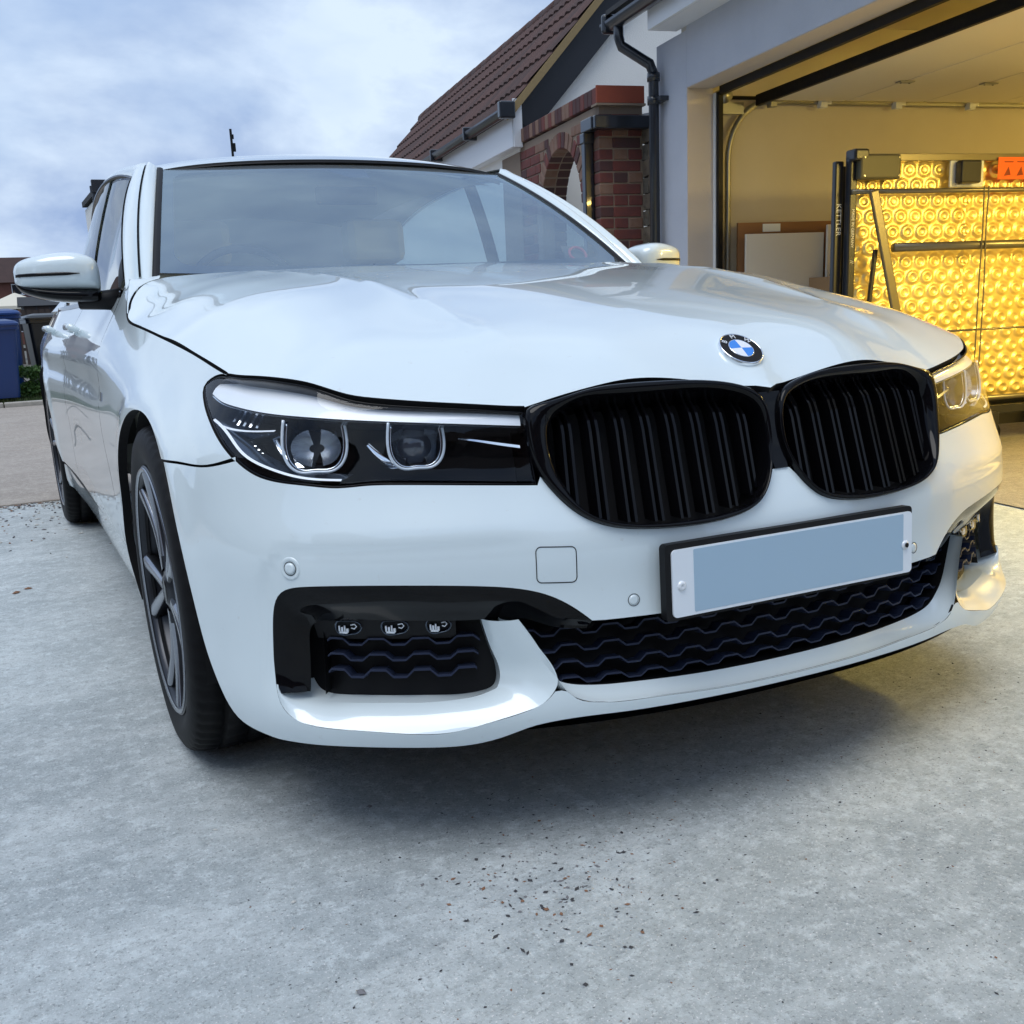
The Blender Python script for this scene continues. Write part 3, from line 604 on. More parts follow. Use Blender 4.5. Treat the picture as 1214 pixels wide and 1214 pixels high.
# round badge on the bonnet
pb=bonnet(np.array([0.]),np.array([.1425]))[0]; nb=fnormal(bonnet,np.array([0.]),np.array([.1425]))[0]; tb=np.array([1,0,0.]); kb_=np.cross(nb,tb)
XB=Matrix(((tb[0],kb_[0],nb[0],pb[0]),(tb[1],kb_[1],nb[1],pb[1]),(tb[2],kb_[2],nb[2],pb[2]),(0,0,0,1)))
bd=empty('bonnet_badge',(0,0,0),0,car); RZ=Matrix.Rotation(math.radians(-90),4,'Y')
MB().lathe([(-.004,.0415),(.0025,.0415),(.0045,.0405),(.0045,.0395),(.0038,.039)],64,X=XB@RZ).build('badge_rim',M['chrome'],bd,True)
MB().lathe([(.0038,.039),(.0042,.032),(.0040,.0235)],64,X=XB@RZ).build('badge_ring',M['black'],bd,True)
MB().lathe([(.0040,.0240),(.0048,.0235),(.0044,.0225)],64,X=XB@RZ).build('badge_rim',M['chrome'],bd,True)
for k in range(4):
    a=[math.radians(90*k+i*9) for i in range(11)]; b=MB(); b.add([(0,0,.0052)]+[(math.cos(q)*.0228,math.sin(q)*.0228,.0044) for q in a],[(0,i+1,i+2) for i in range(10)],XB); b.build('badge_quadrant',M['blue'] if k in(1,3) else M['white'],bd,False)
for ch_,an in (('B',52),('M',0),('W',-52)):
    text(ch_,.0140,.0005,M['white'],'badge_letter',bd,XB@Matrix.Rotation(math.radians(an),4,'Z')@Matrix.Translation((0,.0312,.0045)))
# ------------------------------------------------------------------ greenhouse
def screen(a,t,o=0.):
    a=np.asarray(a,float); t=np.asarray(t,float)
    bx,by,bz=.733*a,1.57+.124*a*a,1.000+.021*a*a; tx,ty,tz=.592*a,2.19+.117*a*a,1.374-.007*a*a
    k=4*t*(1-t)*.028*(1-.25*a*a)
    x=bx*(1-t)+tx*t; y=by*(1-t)+ty*t-k*.5; z=bz*(1-t)+tz*t+k*.86
    return np.stack([x,y+o*.5,z-o*.86],-1)
A_,T_=np.meshgrid(np.linspace(-1,1,41),np.linspace(0,1,21),indexing='ij')
ws=grid('windscreen',screen(A_,T_),M['glass'],car)
# printed edge band just under the glass
ro=np.array([(1,1),(-1,1),(-1,0),(1,0)],float)
def band(outer_,inner_,n=200):
    return np.stack([screen(*np.array(outer_).T,.002),screen(*np.array(inner_).T,.002)],1)
def rrect(x0,x1,y0,y1,r,ry,n=12):
    o=[]
    for cx,cy,a0 in ((x1-r,y1-ry,0),(x0+r,y1-ry,90),(x0+r,y0+ry,180),(x1-r,y0+ry,270)):
        for k in range(n+1): a=math.radians(a0+90*k/n); o.append((cx+r*math.cos(a),cy+ry*math.sin(a)))
    return np.array(o)
ri=rrect(-.945,.945,.055,.93,.07,.10); ri=lin(list(ri)+[ri[0]],.03)[:-1]
sc_=1/np.maximum(np.abs(ri[:,0]),np.abs((ri[:,1]-.5)*2)); ou=np.stack([ri[:,0]*sc_,.5+(ri[:,1]-.5)*sc_],1)
fb=grid('glass_edge_band',band(ou,ri),M['frit'],ws,closeu=True)
q=[(-.24,.94),(-.17,.90),(-.10,.83),(.0,.80),(.045,.80),(.05,.93)]
b=MB(); b.add(screen(*np.array([(-.24,.96),(-.24,.935),(-.17,.925),(-.12,.87),(-.07,.825),(.04,.825),(.045,.93),(.2,.93),(.2,.96)]).T,.0024),[tuple(range(9))]); b.build('sensor_patch',M['frit'],ws)
b=MB(); b.add(screen(*np.array([(.80,.03),(.93,.03),(.93,.24),(.86,.24)]).T,.004),[(0,1,2,3)]); 
# wipers parked at the base
# A pillar lines
tt=np.linspace(-.06,1,27)
def line3(p,q_,bul,t=tt):
    p=np.array(p);q_=np.array(q_); k=4*t*(1-t); return p*(1-t[:,None])+q_*t[:,None]+k[:,None]*np.array(bul)
E0=screen(np.ones(27),tt)+[.004,0,.002]; E1=screen(np.ones(27)*1.012,tt)+[.006,0,.006]
L1=line3((.778,1.70,1.012),(.628,2.35,1.392),(.012,-.012,.024)); L1b=L1+[.004,0,-.002]
L2=line3((.822,1.685,1.005),(.682,2.32,1.345),(.014,-.012,.024))
Lm=(E1+L1)/2+[.006,-.002,.008]
sm=lambda rows,k=1: np.stack(rows,1)*[k,1,1]
def arc3(a,b,c,n): # quadratic through a,b(mid),c
    return [a*((1-s)*(1-2*s))+b*(4*s*(1-s))+c*(s*(2*s-1)) for s in np.linspace(0,1,n)]
for k in (-1,1):
    fl=k<0
    grid('screen_seal',sm([E0+[-.008,0,.001],E0+[0,0,.004],E1+[0,0,.0],E1+[.002,0,-.02]],k),M['black'],car,flip=not fl)
    grid('screen_pillar',sm([E1+[0,0,-.02]]+arc3(E1,Lm,L1,6)+[L1+[.001,0,-.015]],k),P_,car,flip=fl)
    grid('pillar_gap',sm([L1+[-.004,0,-.008],L1b+[.006,0,-.010]],k),M['dark'],car,flip=fl)
_t=np.linspace(0,1,16); _ua=np.interp(_t,np.linspace(0,1,7),[2.07,2.13,2.19,2.25,2.29,2.33,2.372]); WA=wrap(_ua,np.interp(_ua,[2.07,2.13,2.19,2.25,2.29,2.372],[.915,.932,.955,.982,1.004,1.004]))+[0,0,.0003]
_b=nat(np.linspace(0,1,8),np.array([(.860,1.40),(.853,1.44),(.840,1.505),(.811,1.580),(.773,1.631),(.748,1.650),(.734,1.664),(.732,1.705)]),_t); WB=bonnet(_b[:,0],_b[:,1]); WB[-3:,2]=np.maximum(WB[-3:,2],[1.012,1.016,1.022]); WB[:,2]-=.001
for k in (-1,1): grid('cowl_corner',np.stack([WA*(1-s)+WB*s+[0,0,.002*4*s*(1-s)] for s in np.linspace(0,1,6)],1)*[k,1,1],P_,car,flip=k>0)
# roof: ditch line continues back
yr=np.array([2.19,2.30,2.35,2.6,3.0,3.4,3.8]); 
def roofpt(a,y):
    a=np.asarray(a,float); y=np.asarray(y,float)
    hw=nat([2.1,2.35,2.6,3.0,3.4,3.85],[.600,.624,.635,.635,.615,.575],y); zc=nat([2.15,2.3,2.6,3.0,3.4,3.85],[1.385,1.425,1.4585,1.467,1.452,1.392],y)
    ye=y+.115*a*a*np.clip((2.75-y)/.56,0,1)
    zc=nat([2.15,2.3,2.6,3.0,3.4,3.85],[1.380,1.418,1.4575,1.467,1.452,1.392],ye)
    return np.stack([hw*a,ye,zc-.046*a*a-.012*a**6+.0*y],-1)
Ar,Yr=np.meshgrid(np.linspace(-1,1,41),np.concatenate([[2.192],np.linspace(2.2,3.85,40)]),indexing='ij')
R_=roofpt(Ar,Yr); grid('roof',R_,P_,car); grid('roof_lining',R_*[.97,1,1]+[0,.03,-.035],M['lining'],car)
rf=R_[:,0,:]; grid('roof_front_seal',np.stack([rf+[0,-.006,-.010],rf+[0,0,-.001],rf+[0,.01,-.03]],1),M['black'],car)
# rail between ditch and window tops
ys=np.linspace(2.35,3.85,30); D1=roofpt(np.ones(30),ys); D1=D1[D1[:,1]>2.34]
top_y=[2.32,2.45,2.6,2.8,3.0,3.2,3.4,3.6,3.8,3.95]
W2=np.array([(.682,2.32,1.345),(.689,2.45,1.367),(.697,2.6,1.383),(.704,2.8,1.392),(.708,3.0,1.388),(.708,3.2,1.372),(.703,3.4,1.342),(.694,3.6,1.290),(.680,3.8,1.215),(.672,3.95,1.14)])
D=np.stack([nat([2.35,2.6,3.0,3.4,3.85,4.05],[.628,.640,.640,.620,.580,.57],W2[:,1]+.02),W2[:,1]+.02,nat([2.35,2.6,3.0,3.4,3.85,4.05],[1.392,1.405,1.410,1.394,1.334,1.28],W2[:,1]+.02)],1)
tq=np.linspace(0,1,40); s_=np.linspace(0,1,len(W2)); W2d=nat(s_,W2,tq); Dd=nat(s_,D,tq); Md=(W2d+Dd)/2+[.012,0,.010]
for k in (-1,1):
    fl=k<0
    rail=np.concatenate([np.stack(arc3(L1b+[.002,0,0],(L1+L2)/2+[.008,-.003,.008],L2,6),1)[:-1],np.stack(arc3(Dd+[.003,0,0],Md,W2d,6),1)],0)*[k,1,1]
    grid('door_frame',rail,P_,car,flip=fl)
    grid('pillar_gap',sm([Dd+[-.006,0,-.006],Dd+[.006,0,-.008]],k),M['dark'],car,flip=fl)
    # side windows: lower edge on the belt line
    def belt(y): 
        u_=np.interp(y,_pl[:18,1],_seg[:18]); return wrap(u_,np.full_like(u_,.966))+[-.006,0,0]
    topx=lambda y: np.stack([np.interp(y,W2[:,1],W2[:,0]),y,np.interp(y,W2[:,1],W2[:,2])],-1)
    ya=np.linspace(1.72,2.32,10); pil=np.stack([np.interp(ya,L2[:,1],L2[:,0]),ya,np.interp(ya,L2[:,1],L2[:,2])],-1)
    def gl(name,ylo,yhi,m,inx=0,par=car,nn=24):
        y=np.linspace(ylo,yhi,nn); t_=np.where((y<2.32)[:,None],np.stack([np.interp(y,L2[:,1],L2[:,0]),y,np.interp(y,L2[:,1],L2[:,2])],-1),topx(np.maximum(y,2.32))); bl=belt(y)
        r=[(bl*(1-s)+t_*s)+[4*s*(1-s)*.012-inx,0,0] for s in np.linspace(0,1,8)]
        return grid(name,sm(r,k),m,par,flip=fl)
    g1=gl('front_side_window',1.78,2.74,M['sideglass'],.008); g2=gl('rear_side_window',2.84,3.80,M['sideglass'],.008)
    gl('window_post',2.73,2.85,M['piano'],.003,car,4); gl('mirror_corner_panel',1.70,1.80,M['black'],.004,car,4); gl('quarter_pillar',3.80,3.95,P_,.003,car,4)
    bt=belt(np.linspace(1.70,3.95,40)); grid('waist_trim',sm([bt+[.010,0,-.004],bt+[.008,0,.012],bt+[-.004,0,.014]],k),M['piano'],car,flip=not fl)
    e=np.concatenate([L2[2:],W2d[1:]],0); grid('window_trim',sm([e+[.004,0,.0],e+[.003,0,-.012],e+[-.010,0,-.012]],k),M['piano'],car,flip=not fl)
# tail: quarter pillars to boot lid
yb=np.linspace(3.85,5.09,14)
ub=np.interp(yb,_pl[:17,1],_seg[:17])
Yt=np.linspace(0,1,16); At=np.linspace(-1,1,25)
bl4=belt(np.array([3.95,4.2,4.45]))
P=[]
for a in At:
    row=[]
    for t in Yt:
        y=3.85+1.22*t; hw=np.interp(y,[3.85,4.3,4.75,4.98,5.08],[.82,.86,.82,.70,.5]); zt=np.interp(y,[3.85,4.45,5.0,5.08],[1.40,1.08,1.045,.97]) if True else 0
        w_=abs(a); zz=np.interp(y,[3.85,4.45,4.95,5.07],[1.392,1.08,1.05,.968])
        e_=np.interp(w_,[0,.68,.80,1],[1,.985,.86,0]) ; z=.968+(zz-.968)*e_
        row.append((hw*a,y,z))
    P.append(row)
grid('boot_and_rear_screen',P,P_,car)
# ------------------------------------------------------------------ cabin
MB().box((0,1.93,.90),(1.36,.62,.12)).build('dashboard',M['dash'],car,False,.04)
sw=empty('steering_wheel',(-.37,2.24,.955),0,car); X=Matrix.Rotation(math.radians(64),4,'X')
MB().tube([(.185*math.cos(a),.185*math.sin(a),0) for a in np.linspace(0,2*math.pi,40,endpoint=False)],.014,8,True,X=X).build('wheel_rim',M['darkint'],sw,True)
MB().box((0,-.02,-.02),(.16,.10,.04),X).box((0,0,-.015),(.34,.035,.012),X).build('wheel_boss',M['darkint'],sw,False,.01)
for sx in (-.37,.37):
    st=empty('seat',(sx,2.75,.35),0,car)
    MB().box((0,-.18,.12),(.5,.52,.16)).build('seat_cushion',M['cream'],st,False,.05)
    MB().box((0,.16,.46),(.50,.14,.62),Matrix.Rotation(math.radians(-12),4,'X')).build('seat_back',M['cream'],st,False,.06)
    MB().box((0,.26,.86),(.27,.10,.18),Matrix.Rotation(math.radians(-4),4,'X')).build('head_rest',M['cream'],st,False,.04)
MB().box((0,3.75,.6),(1.3,.16,.75)).build('rear_seat',M['cream'],car,False,.06)
MB().box((.0,2.26,1.285),(.22,.02,.06)).build('rear_view_mirror',M['black'],car,False,.01)
MB().box((0,2.6,.36),(1.5,2.6,.04)).build('cabin_floor',M['darkint'],car)
b=MB(); b.box((0,0,0),(.085,.003,.085),Matrix.Translation((.615,1.775,1.045))@Matrix.Rotation(math.radians(-40),4,'X')); pd=b.build('window_disc',M['darkint'],car)
X=Matrix.Translation((.615,1.765,1.05))@Matrix.Rotation(math.radians(50),4,'X')
redm=mat('disc_red',(.35,.03,.05),.5)
MB().tube([(.030*math.cos(a),.030*math.sin(a),0) for a in np.linspace(0,2*math.pi,28,endpoint=False)],.005,6,True,X=X).build('disc_ring',redm,pd,True)
# ------------------------------------------------------------------ door mirrors
def sect(x,z0,z1,y0,y1,n=36,p=3.3):
    o=[]
    for a in np.linspace(0,2*np.pi,n,endpoint=False):
        ca,sa=np.cos(a),np.sin(a); o.append((x,(y0+y1)/2+(y1-y0)/2*np.sign(ca)*abs(ca)**(2/p),(z0+z1)/2+(z1-z0)/2*np.sign(sa)*abs(sa)**(2/p)))
    return o
for k in (-1,1):
    md=empty('door_mirror',(0,0,0),0,car)
    xs=[.868,.872,.885,.91,.94,.98,1.02,1.05,1.068,1.078,1.083]
    zt=[1.030,1.054,1.072,1.082,1.087,1.086,1.080,1.073,1.065,1.055,1.040]
    zb=[1.000,.984,.984,.985,.986,.987,.989,.992,.995,1.000,1.012]
    yf=[1.84,1.80,1.775,1.765,1.765,1.775,1.79,1.81,1.83,1.85,1.87]; yk=[1.87,1.90,1.915,1.92,1.925,1.93,1.93,1.925,1.915,1.905,1.89]
    q=np.array([sect(x,b_,t_,f_,k_) for x,b_,t_,f_,k_ in zip(xs,zb,zt,yf,yk)])
    s0=np.linspace(0,1,len(xs)); q=nat(s0,q,np.linspace(0,1,34)); q[...,0]*=k
    grid('mirror_shell',q,P_,md,flip=k>0,closev=True)
    zb2=[.962,.956,.952,.952,.954,.958,.966,.976,.986,.998,1.008]; zt2=[.985,.987,.987,.988,.989,.991,.995,.999,1.004,1.010,1.014]
    q=np.array([sect(x,b_,t_,f_+.004,k_-.004) for x,b_,t_,f_,k_ in zip(xs,zb2,zt2,yf,yk)]); q=nat(s0,q,np.linspace(0,1,34)); q[...,0]*=k
    grid('mirror_base',q,M['piano'],md,flip=k>0,closev=True)
    xx=np.linspace(.925,1.080,20); yy=nat(xs,yf,xx)-.0015; zz=1.0285-.0*xx
    ee=np.clip((xx-.925)/.03,0,1); hh_=.0042*ee+.0005
    grid('indicator_strip',sm([np.stack([xx,yy+.004,zz+hh_],1),np.stack([xx,yy-.0012,zz+hh_*.8],1),np.stack([xx,yy-.0012,zz-hh_*.8],1),np.stack([xx,yy+.004,zz-hh_],1)],k),M['piano'],md,flip=k<0)
    MB().tube([(k*.925,1.84,.965),(k*.87,1.82,.958),(k*.825,1.80,.958)],[.030,.026,.030],12).build('mirror_arm',M['black'],md,True)
# ------------------------------------------------------------------ wheels
def make_wheel():
    w=empty('wheel',(0,0,0),0,car)
    prof=[(-.10,.235),(-.112,.258),(-.1165,.268),(-.1225,.285),(-.1235,.300),(-.121,.318),(-.114,.332),(-.104,.3395),(-.090,.3425),(-.066,.3445),(-.064,.337),(-.056,.337),(-.054,.345),(-.016,.3455),(-.014,.337),(-.006,.337),(-.004,.3455),(.036,.345),(.038,.337),(.046,.337),(.048,.3445),(.090,.3425),(.104,.3395),(.118,.325),(.1225,.295),(.112,.258),(.10,.235)]
    def mod(i,j,x,r):
        if (j in (7,8) or j in (21,22)) and i%3==0: r-=.005
        if j in (12,13,16,17) and (i+j)%4==0: r-=.004
        return x,r
    MB().lathe(prof,192,mod=mod).build('tyre',M['rubber'],w,True)
    MB().lathe([(-.1165,.262),(-.120,.257),(-.117,.250),(-.108,.246),(-.085,.240),(-.03,.225),(.03,.220),(.10,.238),(.105,.258)],96).build('rim_barrel',M['alloy'],w,True)
    MB().lathe([(-.1195,.2585),(-.1225,.2555),(-.1185,.2495)],96).build('rim_lip',M['alloyface'],w,True)
    MB().lathe([(.02,.0),(.02,.17),(.035,.17),(.035,.0)],48).build('brake_disc',M['disc'],w,False)
    MB().box((.02,-.11,.10),(.07,.10,.13)).build('brake_caliper',M['black'],w,False,.015)
    MB().lathe([(-.106,.0),(-.108,.030),(-.104,.034),(-.100,.058),(-.07,.066),(.02,.066)],40).build('wheel_hub',M['alloy'],w,True)
    MB().lathe([(-.1085,.0),(-.1095,.026),(-.107,.029)],32).build('hub_cap',M['piano'],w,True)
    for s in range(5):
        A=math.radians(118+72*s)
        for sg in (-1,1):
            V=[];F=[]; st=9
            for i in range(st):
                t=i/(st-1); r=.045+.207*t; an=A+sg*(math.radians(4.5)+math.radians(9)*t)
                xo=-.106-.011*t+.006*math.sin(math.pi*t); wd=.012+.003*t+.006*(t**4); dp=.040-.012*t
                c_,s__=math.cos(an),math.sin(an)
                for (lx,lw) in ((xo,-wd*.45),(xo,wd*.45),(xo+.006,wd),(xo+dp,wd*.9),(xo+dp,-wd*.9),(xo+.006,-wd)):
                    V.append((lx,-(r*c_-lw*s__),r*s__+lw*c_))
            for i in range(st-1):
                for j in range(6): F.append((i*6+j,i*6+(j+1)%6,(i+1)*6+(j+1)%6,(i+1)*6+j))
            o=mesh('spoke',V,F,M['alloy'],w,True); fixn(o); o.data.materials.append(M['alloyface'])
            for p in o.data.polygons:
                if abs(p.normal.x)>.75 and p.center.x<-.04: p.material_index=1
    return w
w0=make_wheel(); w0.location=(-.8115,.87,.345)
for (x,y,rz) in ((.8115,.87,math.pi),(-.825,3.94,0),(.825,3.94,math.pi)):
    r=w0.copy(); COL.objects.link(r); r.location=(x,y,.345); r.rotation_euler=(math.radians(25 if y>3 else 10),0,rz)
    for c_ in w0.children:
        d=c_.copy(); COL.objects.link(d); d.parent=r
for y in (.87,3.94):
    for k in (-1,1):
        a=np.linspace(math.radians(-15),math.radians(195),40); R=.379
        P=np.stack([np.stack([np.full(40,x),y+R*np.cos(a),.345+R*np.sin(a)],1) for x in (.912,.62)],1)*[k,1,1]
        grid('wheel_liner',P,M['dark'],car,flip=k>0)
        b=MB(); b.add([(k*.62,y+R*math.cos(q),.345+R*math.sin(q)) for q in a],[tuple(range(40))]); b.build('wheel_liner',M['dark'],car)
# ------------------------------------------------------------------ ground
def concrete(name,base,c2,c3,streak=True,joint=None):
    m=mat(name,base,.78,spec=.3); t=m.node_tree; b=t.nodes['Principled BSDF']; nd=t.nodes; lk=t.links
    tc_=nd.new('ShaderNodeTexCoord'); mp=nd.new('ShaderNodeMapping'); mp.inputs['Rotation'].default_value=(0,0,math.radians(-28)); mp.inputs['Scale'].default_value=(1,1.55,1); lk.new(tc_.outputs['Object'],mp.inputs[0])
    def nz(sc,dt,vec,ro=.62):
        n=nd.new('ShaderNodeTexNoise'); n.inputs['Scale'].default_value=sc; n.inputs['Detail'].default_value=dt; n.inputs['Roughness'].default_value=ro; lk.new(vec,n.inputs['Vector']); return n.outputs['Fac']
    def rng_(f,a,c_,lo=0,hi=1):
        r=nd.new('ShaderNodeMapRange'); r.inputs[1].default_value=a; r.inputs[2].default_value=c_; r.inputs[3].default_value=lo; r.inputs[4].default_value=hi; lk.new(f,r.inputs[0]); return r.outputs[0]
    def mixc_(f,a,c_):
        x=nd.new('ShaderNodeMix'); x.data_type='RGBA'; lk.new(f,x.inputs[0])
        for v,i in ((a,6),(c_,7)):
            if isinstance(v,tuple): x.inputs[i].default_value=(*v,1)
            else: lk.new(v,x.inputs[i])
        return x.outputs[2]
    O=tc_.outputs['Object']; S=mp.outputs[0]
    c=mixc_(rng_(nz(.75,8,O,.68),.40,.66,0,.8),base,c2)
    c=mixc_(rng_(nz(2.6,10,S,.72),.46,.66,0,.75),c,c3)
    c=mixc_(rng_(nz(7,9,S,.75),.50,.66,0,.5),c,c2)
    c=mixc_(rng_(nz(26,8,O,.8),.50,.60,0,.7),c,tuple(min(.7,x*1.35) for x in base))
    c=mixc_(rng_(nz(38,8,O,.85),.51,.61,0,.7),c,tuple(x*.62 for x in base))
    c=mixc_(rng_(nz(140,4,O,.7),.56,.66,0,.75),c,tuple(x*.40 for x in base))
    c=mixc_(rng_(nz(210,3,O,.7),.58,.68,0,.75),c,tuple(min(.8,x*1.8) for x in base))
    lk.new(c,b.inputs['Base Color'])
    bp=nd.new('ShaderNodeBump'); bp.inputs['Strength'].default_value=.8; bp.inputs['Distance'].default_value=.006
    h1=nz(70,10,O,.78); h2=nz(6,8,S,.7); a=nd.new('ShaderNodeMath'); a.operation='ADD'; lk.new(h1,a.inputs[0]); lk.new(h2,a.inputs[1]); lk.new(a.outputs[0],bp.inputs['Height']); lk.new(bp.outputs[0],b.inputs['Normal'])
    return m
M['drive']=concrete('cast_concrete',(.45,.495,.505),(.30,.34,.355),(.62,.665,.67))
M['tan']=concrete('old_pavement_concrete',(.36,.32,.28),(.28,.25,.215),(.44,.40,.35))
M['gfloor']=concrete('garage_floor_concrete',(.30,.28,.25),(.24,.22,.2),(.36,.34,.3))
def sheet(name,pts,z,m,kind='structure'):
    o=mesh(name,[(x,y,z) for x,y in pts],[tuple(range(len(pts)))],m,None,False); return tag(o,kind=kind)
M['soil']=mat('far_ground',(.10,.10,.085),.9,noise=[(.3,.4,.6,(.14,.13,.11),.7)])
sheet('ground',[(-900,-900),(900,-900),(900,900),(-900,900)],-.03,M['soil'])
sheet('driveway',[(-9,-9),(7,-9),(7,4.665),(-9,4.665)],0,M['drive'])
pv=empty('pavement',(0,4.7,0)); tag(pv,kind='structure')
for i,y0 in enumerate((4.70,7.50,10.20)):
    for j in range(5):
        x0=-7.6+3.05*j+(.25 if i%2 else 0); y1=(7.485,10.185,12.70)[i]
        box('paving_slab',(x0+1.51,(y0+y1)/2-4.7,-.02),(3.035,y1-y0,.05),M['tan'],pv,.006)
kb=empty('kerb',(0,12.8,0)); tag(kb,kind='structure')
M['kerb']=mat('kerb_concrete',(.42,.40,.36),.8,noise=[(20,.4,.65,(.33,.31,.28),.8)],bump=(80,.3,.002))
for j in range(16): box('kerb_stone',(-7+.92*j,0,.01),(.91,.13,.10),M['kerb'],kb,.012)
# grass verge
M['grass']=mat('grass_blade',(.055,.10,.025),.7,noise=[(1.5,.4,.6,(.10,.12,.04),.8)])
M['verge']=mat('verge_soil',(.06,.07,.03),.9)
sheet('verge',[(-9,12.87),(7,12.87),(7,15.4),(-9,15.4)],.02,M['verge'])
V=[];F=[]
for i in range(26000):
    x=rng.uniform(-2.6,1.8); y=rng.uniform(12.88,15.4); h=rng.uniform(.03,.09); a=rng.uniform(0,6.28); w=.006; lx,ly=rng.uniform(-.03,.03,2); k=len(V)
    V+=[(x-math.cos(a)*w,y-math.sin(a)*w,.02),(x+math.cos(a)*w,y+math.sin(a)*w,.02),(x+lx,y+ly,.02+h)]; F.append((k,k+1,k+2))
tag(mesh('grass',V,F,M['grass'],None,False),kind='stuff')
def leafy(name,c,r,n,m,size,parent=None,seed=1):
    rg=np.random.RandomState(seed); V=[];F=[]
    cl=[(rg.normal(0,.45,3)*r,rg.uniform(.25,.5)) for _ in range(14)]
    for i in range(n):
        q,s=cl[rg.randint(len(cl))]; d=rg.normal(size=3); d/=np.linalg.norm(d); p=np.array(c)+q+d*s*np.array(r)*rg.uniform(.5,1)
        if p[2]<.03: p[2]=.03+rg.uniform(0,.05)
        a=rg.normal(size=3); a/=np.linalg.norm(a); b=np.cross(a,rg.normal(size=3)); b/=np.linalg.norm(b); k=len(V); L_=size*rg.uniform(.6,1.3)
        V+=[tuple(p-a*L_),tuple(p+b*L_*.5),tuple(p+a*L_),tuple(p-b*L_*.5)]; F.append((k,k+1,k+2,k+3))
    return mesh(name,V,F,m,parent,False)
M['leaf']=mat('bush_leaf',(.045,.115,.02),.55,noise=[(9,.4,.6,(.10,.19,.04),.8)])
bs=empty('bush',(-.55,13.75,0)); tag(bs,'low green bush growing on the grass beside the bins','bush')
leafy('foliage',(0,0,.26),(.50,.30,.26),6000,M['leaf'],.022,bs,3)
for k in range(9): 
    a=k*.7; MB().tube([(0,0,0),(math.cos(a)*.12,math.sin(a)*.1,.2),(math.cos(a)*.3,math.sin(a)*.2,.42)],[.010,.007,.003],5).build('stem',M['verge'],bs)
# loose stones
def stones(name,spots,m):
    V=[];F=[]
    base=np.array([(1,0,0),(-1,0,0),(0,1,0),(0,-1,0),(0,0,1),(0,0,-1)],float); fc=[(0,2,4),(2,1,4),(1,3,4),(3,0,4),(2,0,5),(1,2,5),(3,1,5),(0,3,5)]
    for (x,y,s) in spots:
        a=rng.uniform(0,6.28); R=np.array([[math.cos(a),-math.sin(a),0],[math.sin(a),math.cos(a),0],[0,0,1]]); sc=s*rng.uniform(.5,1.2,3)*[1.15,.65,.4]
        q=(base*rng.uniform(.75,1.2,(6,1))*sc)@R.T+[x,y,sc[2]*.55]; k=len(V); V+=list(map(tuple,q)); F+=[tuple(i+k for i in f) for f in fc]
    return tag(mesh(name,V,F,m,None,False),kind='stuff')
def cloud(n,cx,cy,sx,sy,s0,s1): return [(rng.normal(cx,sx),rng.normal(cy,sy),rng.uniform(s0,s1)) for _ in range(n)]
def drive_only(L_): return [q for q in L_ if q[1]<4.66]
front_=lambda n,a,b: cloud(n//3,-.53,-.06,.09,.09,a*1.3,b*1.6)+cloud(n//4,-.40,.02,.16,.14,a*1.1,b*1.1)+cloud(n//3,.05,.0,.22,.16,a*.8,b*.75)+cloud(n//4,-.3,-.25,.35,.25,a*.7,b*.6)
far_=lambda n,a,b: [(rng.uniform(-6,0),4.66-abs(rng.normal(0,.07)),rng.uniform(a,b)) for _ in range(n)]+[(rng.uniform(-2.2,-.6),4.66-abs(rng.normal(0,.5)),rng.uniform(a,b)) for _ in range(n//4)]
stones('dark_gravel',[(rng.uniform(-.95,.9),rng.uniform(-.75,.35),rng.uniform(.0012,.0034)) for _ in range(420)]+front_(260,.0014,.0038)+far_(500,.005,.013),mat('dark_stone',(.045,.045,.05),.8))
stones('brown_gravel',[(rng.uniform(-.95,.9),rng.uniform(-.75,.3),rng.uniform(.0012,.0034)) for _ in range(90)]+front_(100,.0016,.0042)+far_(300,.005,.012)+[(-1.16,2.62,.012),(-1.20,2.58,.012)],mat('brown_stone',(.22,.11,.06),.7))
stones('pale_gravel',cloud(90,-.4,-.1,.35,.25,.0012,.003)+far_(700,.005,.012)+[(-.77,.39,.0065),(-.94,.43,.0075),(-.88,.12,.006),(-.90,.05,.005),(-.9,3.6,.012),(-1.0,3.1,.01)],mat('pale_stone',(.50,.50,.47),.7))
stones('grey_gravel',front_(160,.0014,.0035)+far_(700,.005,.012)+[(-.86,-.15,.011),(-.67,.37,.008)],mat('grey_stone',(.17,.17,.18),.7))
# ------------------------------------------------------------------ garage (local x = into the garage, y = along its front)
GX,GY,GR=2.507,1.577,math.radians(-9)
render=mat('grey_blue_render',(.46,.49,.56),.85,noise=[(3,.4,.7,(.40,.43,.50),.6)],bump=(140,.5,.004))
white_r=mat('white_render',(.80,.80,.77),.85,noise=[(2,.4,.7,(.74,.74,.71),.5)],bump=(110,.6,.005))
reveal=mat('bare_cream_render',(.50,.45,.41),.85,bump=(140,.5,.003))
plaster=mat('garage_plaster',(.62,.57,.47),.85,noise=[(1.5,.4,.7,(.54,.49,.40),.6)],bump=(60,.2,.002))
M['gutter']=mat('black_gutter_plastic',(.010,.014,.022),.3,0,.4)
upvc=mat('white_upvc',(.68,.71,.75),.35)
steel=mat('galvanised_steel',(.32,.33,.34),.4,.9)
gar=empty('garage',(GX,GY,0),GR); tag(gar,'grey blue rendered garage with its door rolled up and warm light inside','garage')
box('front_wall',(.09,3.086,1.25),(.18,.428,2.5),render,gar,.004); box('front_wall',(.09,.334,2.458),(.18,5.072,.57),render,gar)
box('front_wall',(.09,-2.6,1.25),(.18,.8,2.5),render,gar)
box('door_reveal',(.091,2.869,1.086),(.176,.006,2.168),reveal,gar); box('door_reveal',(.091,.334,2.171),(.176,5.06,.006),reveal,gar)
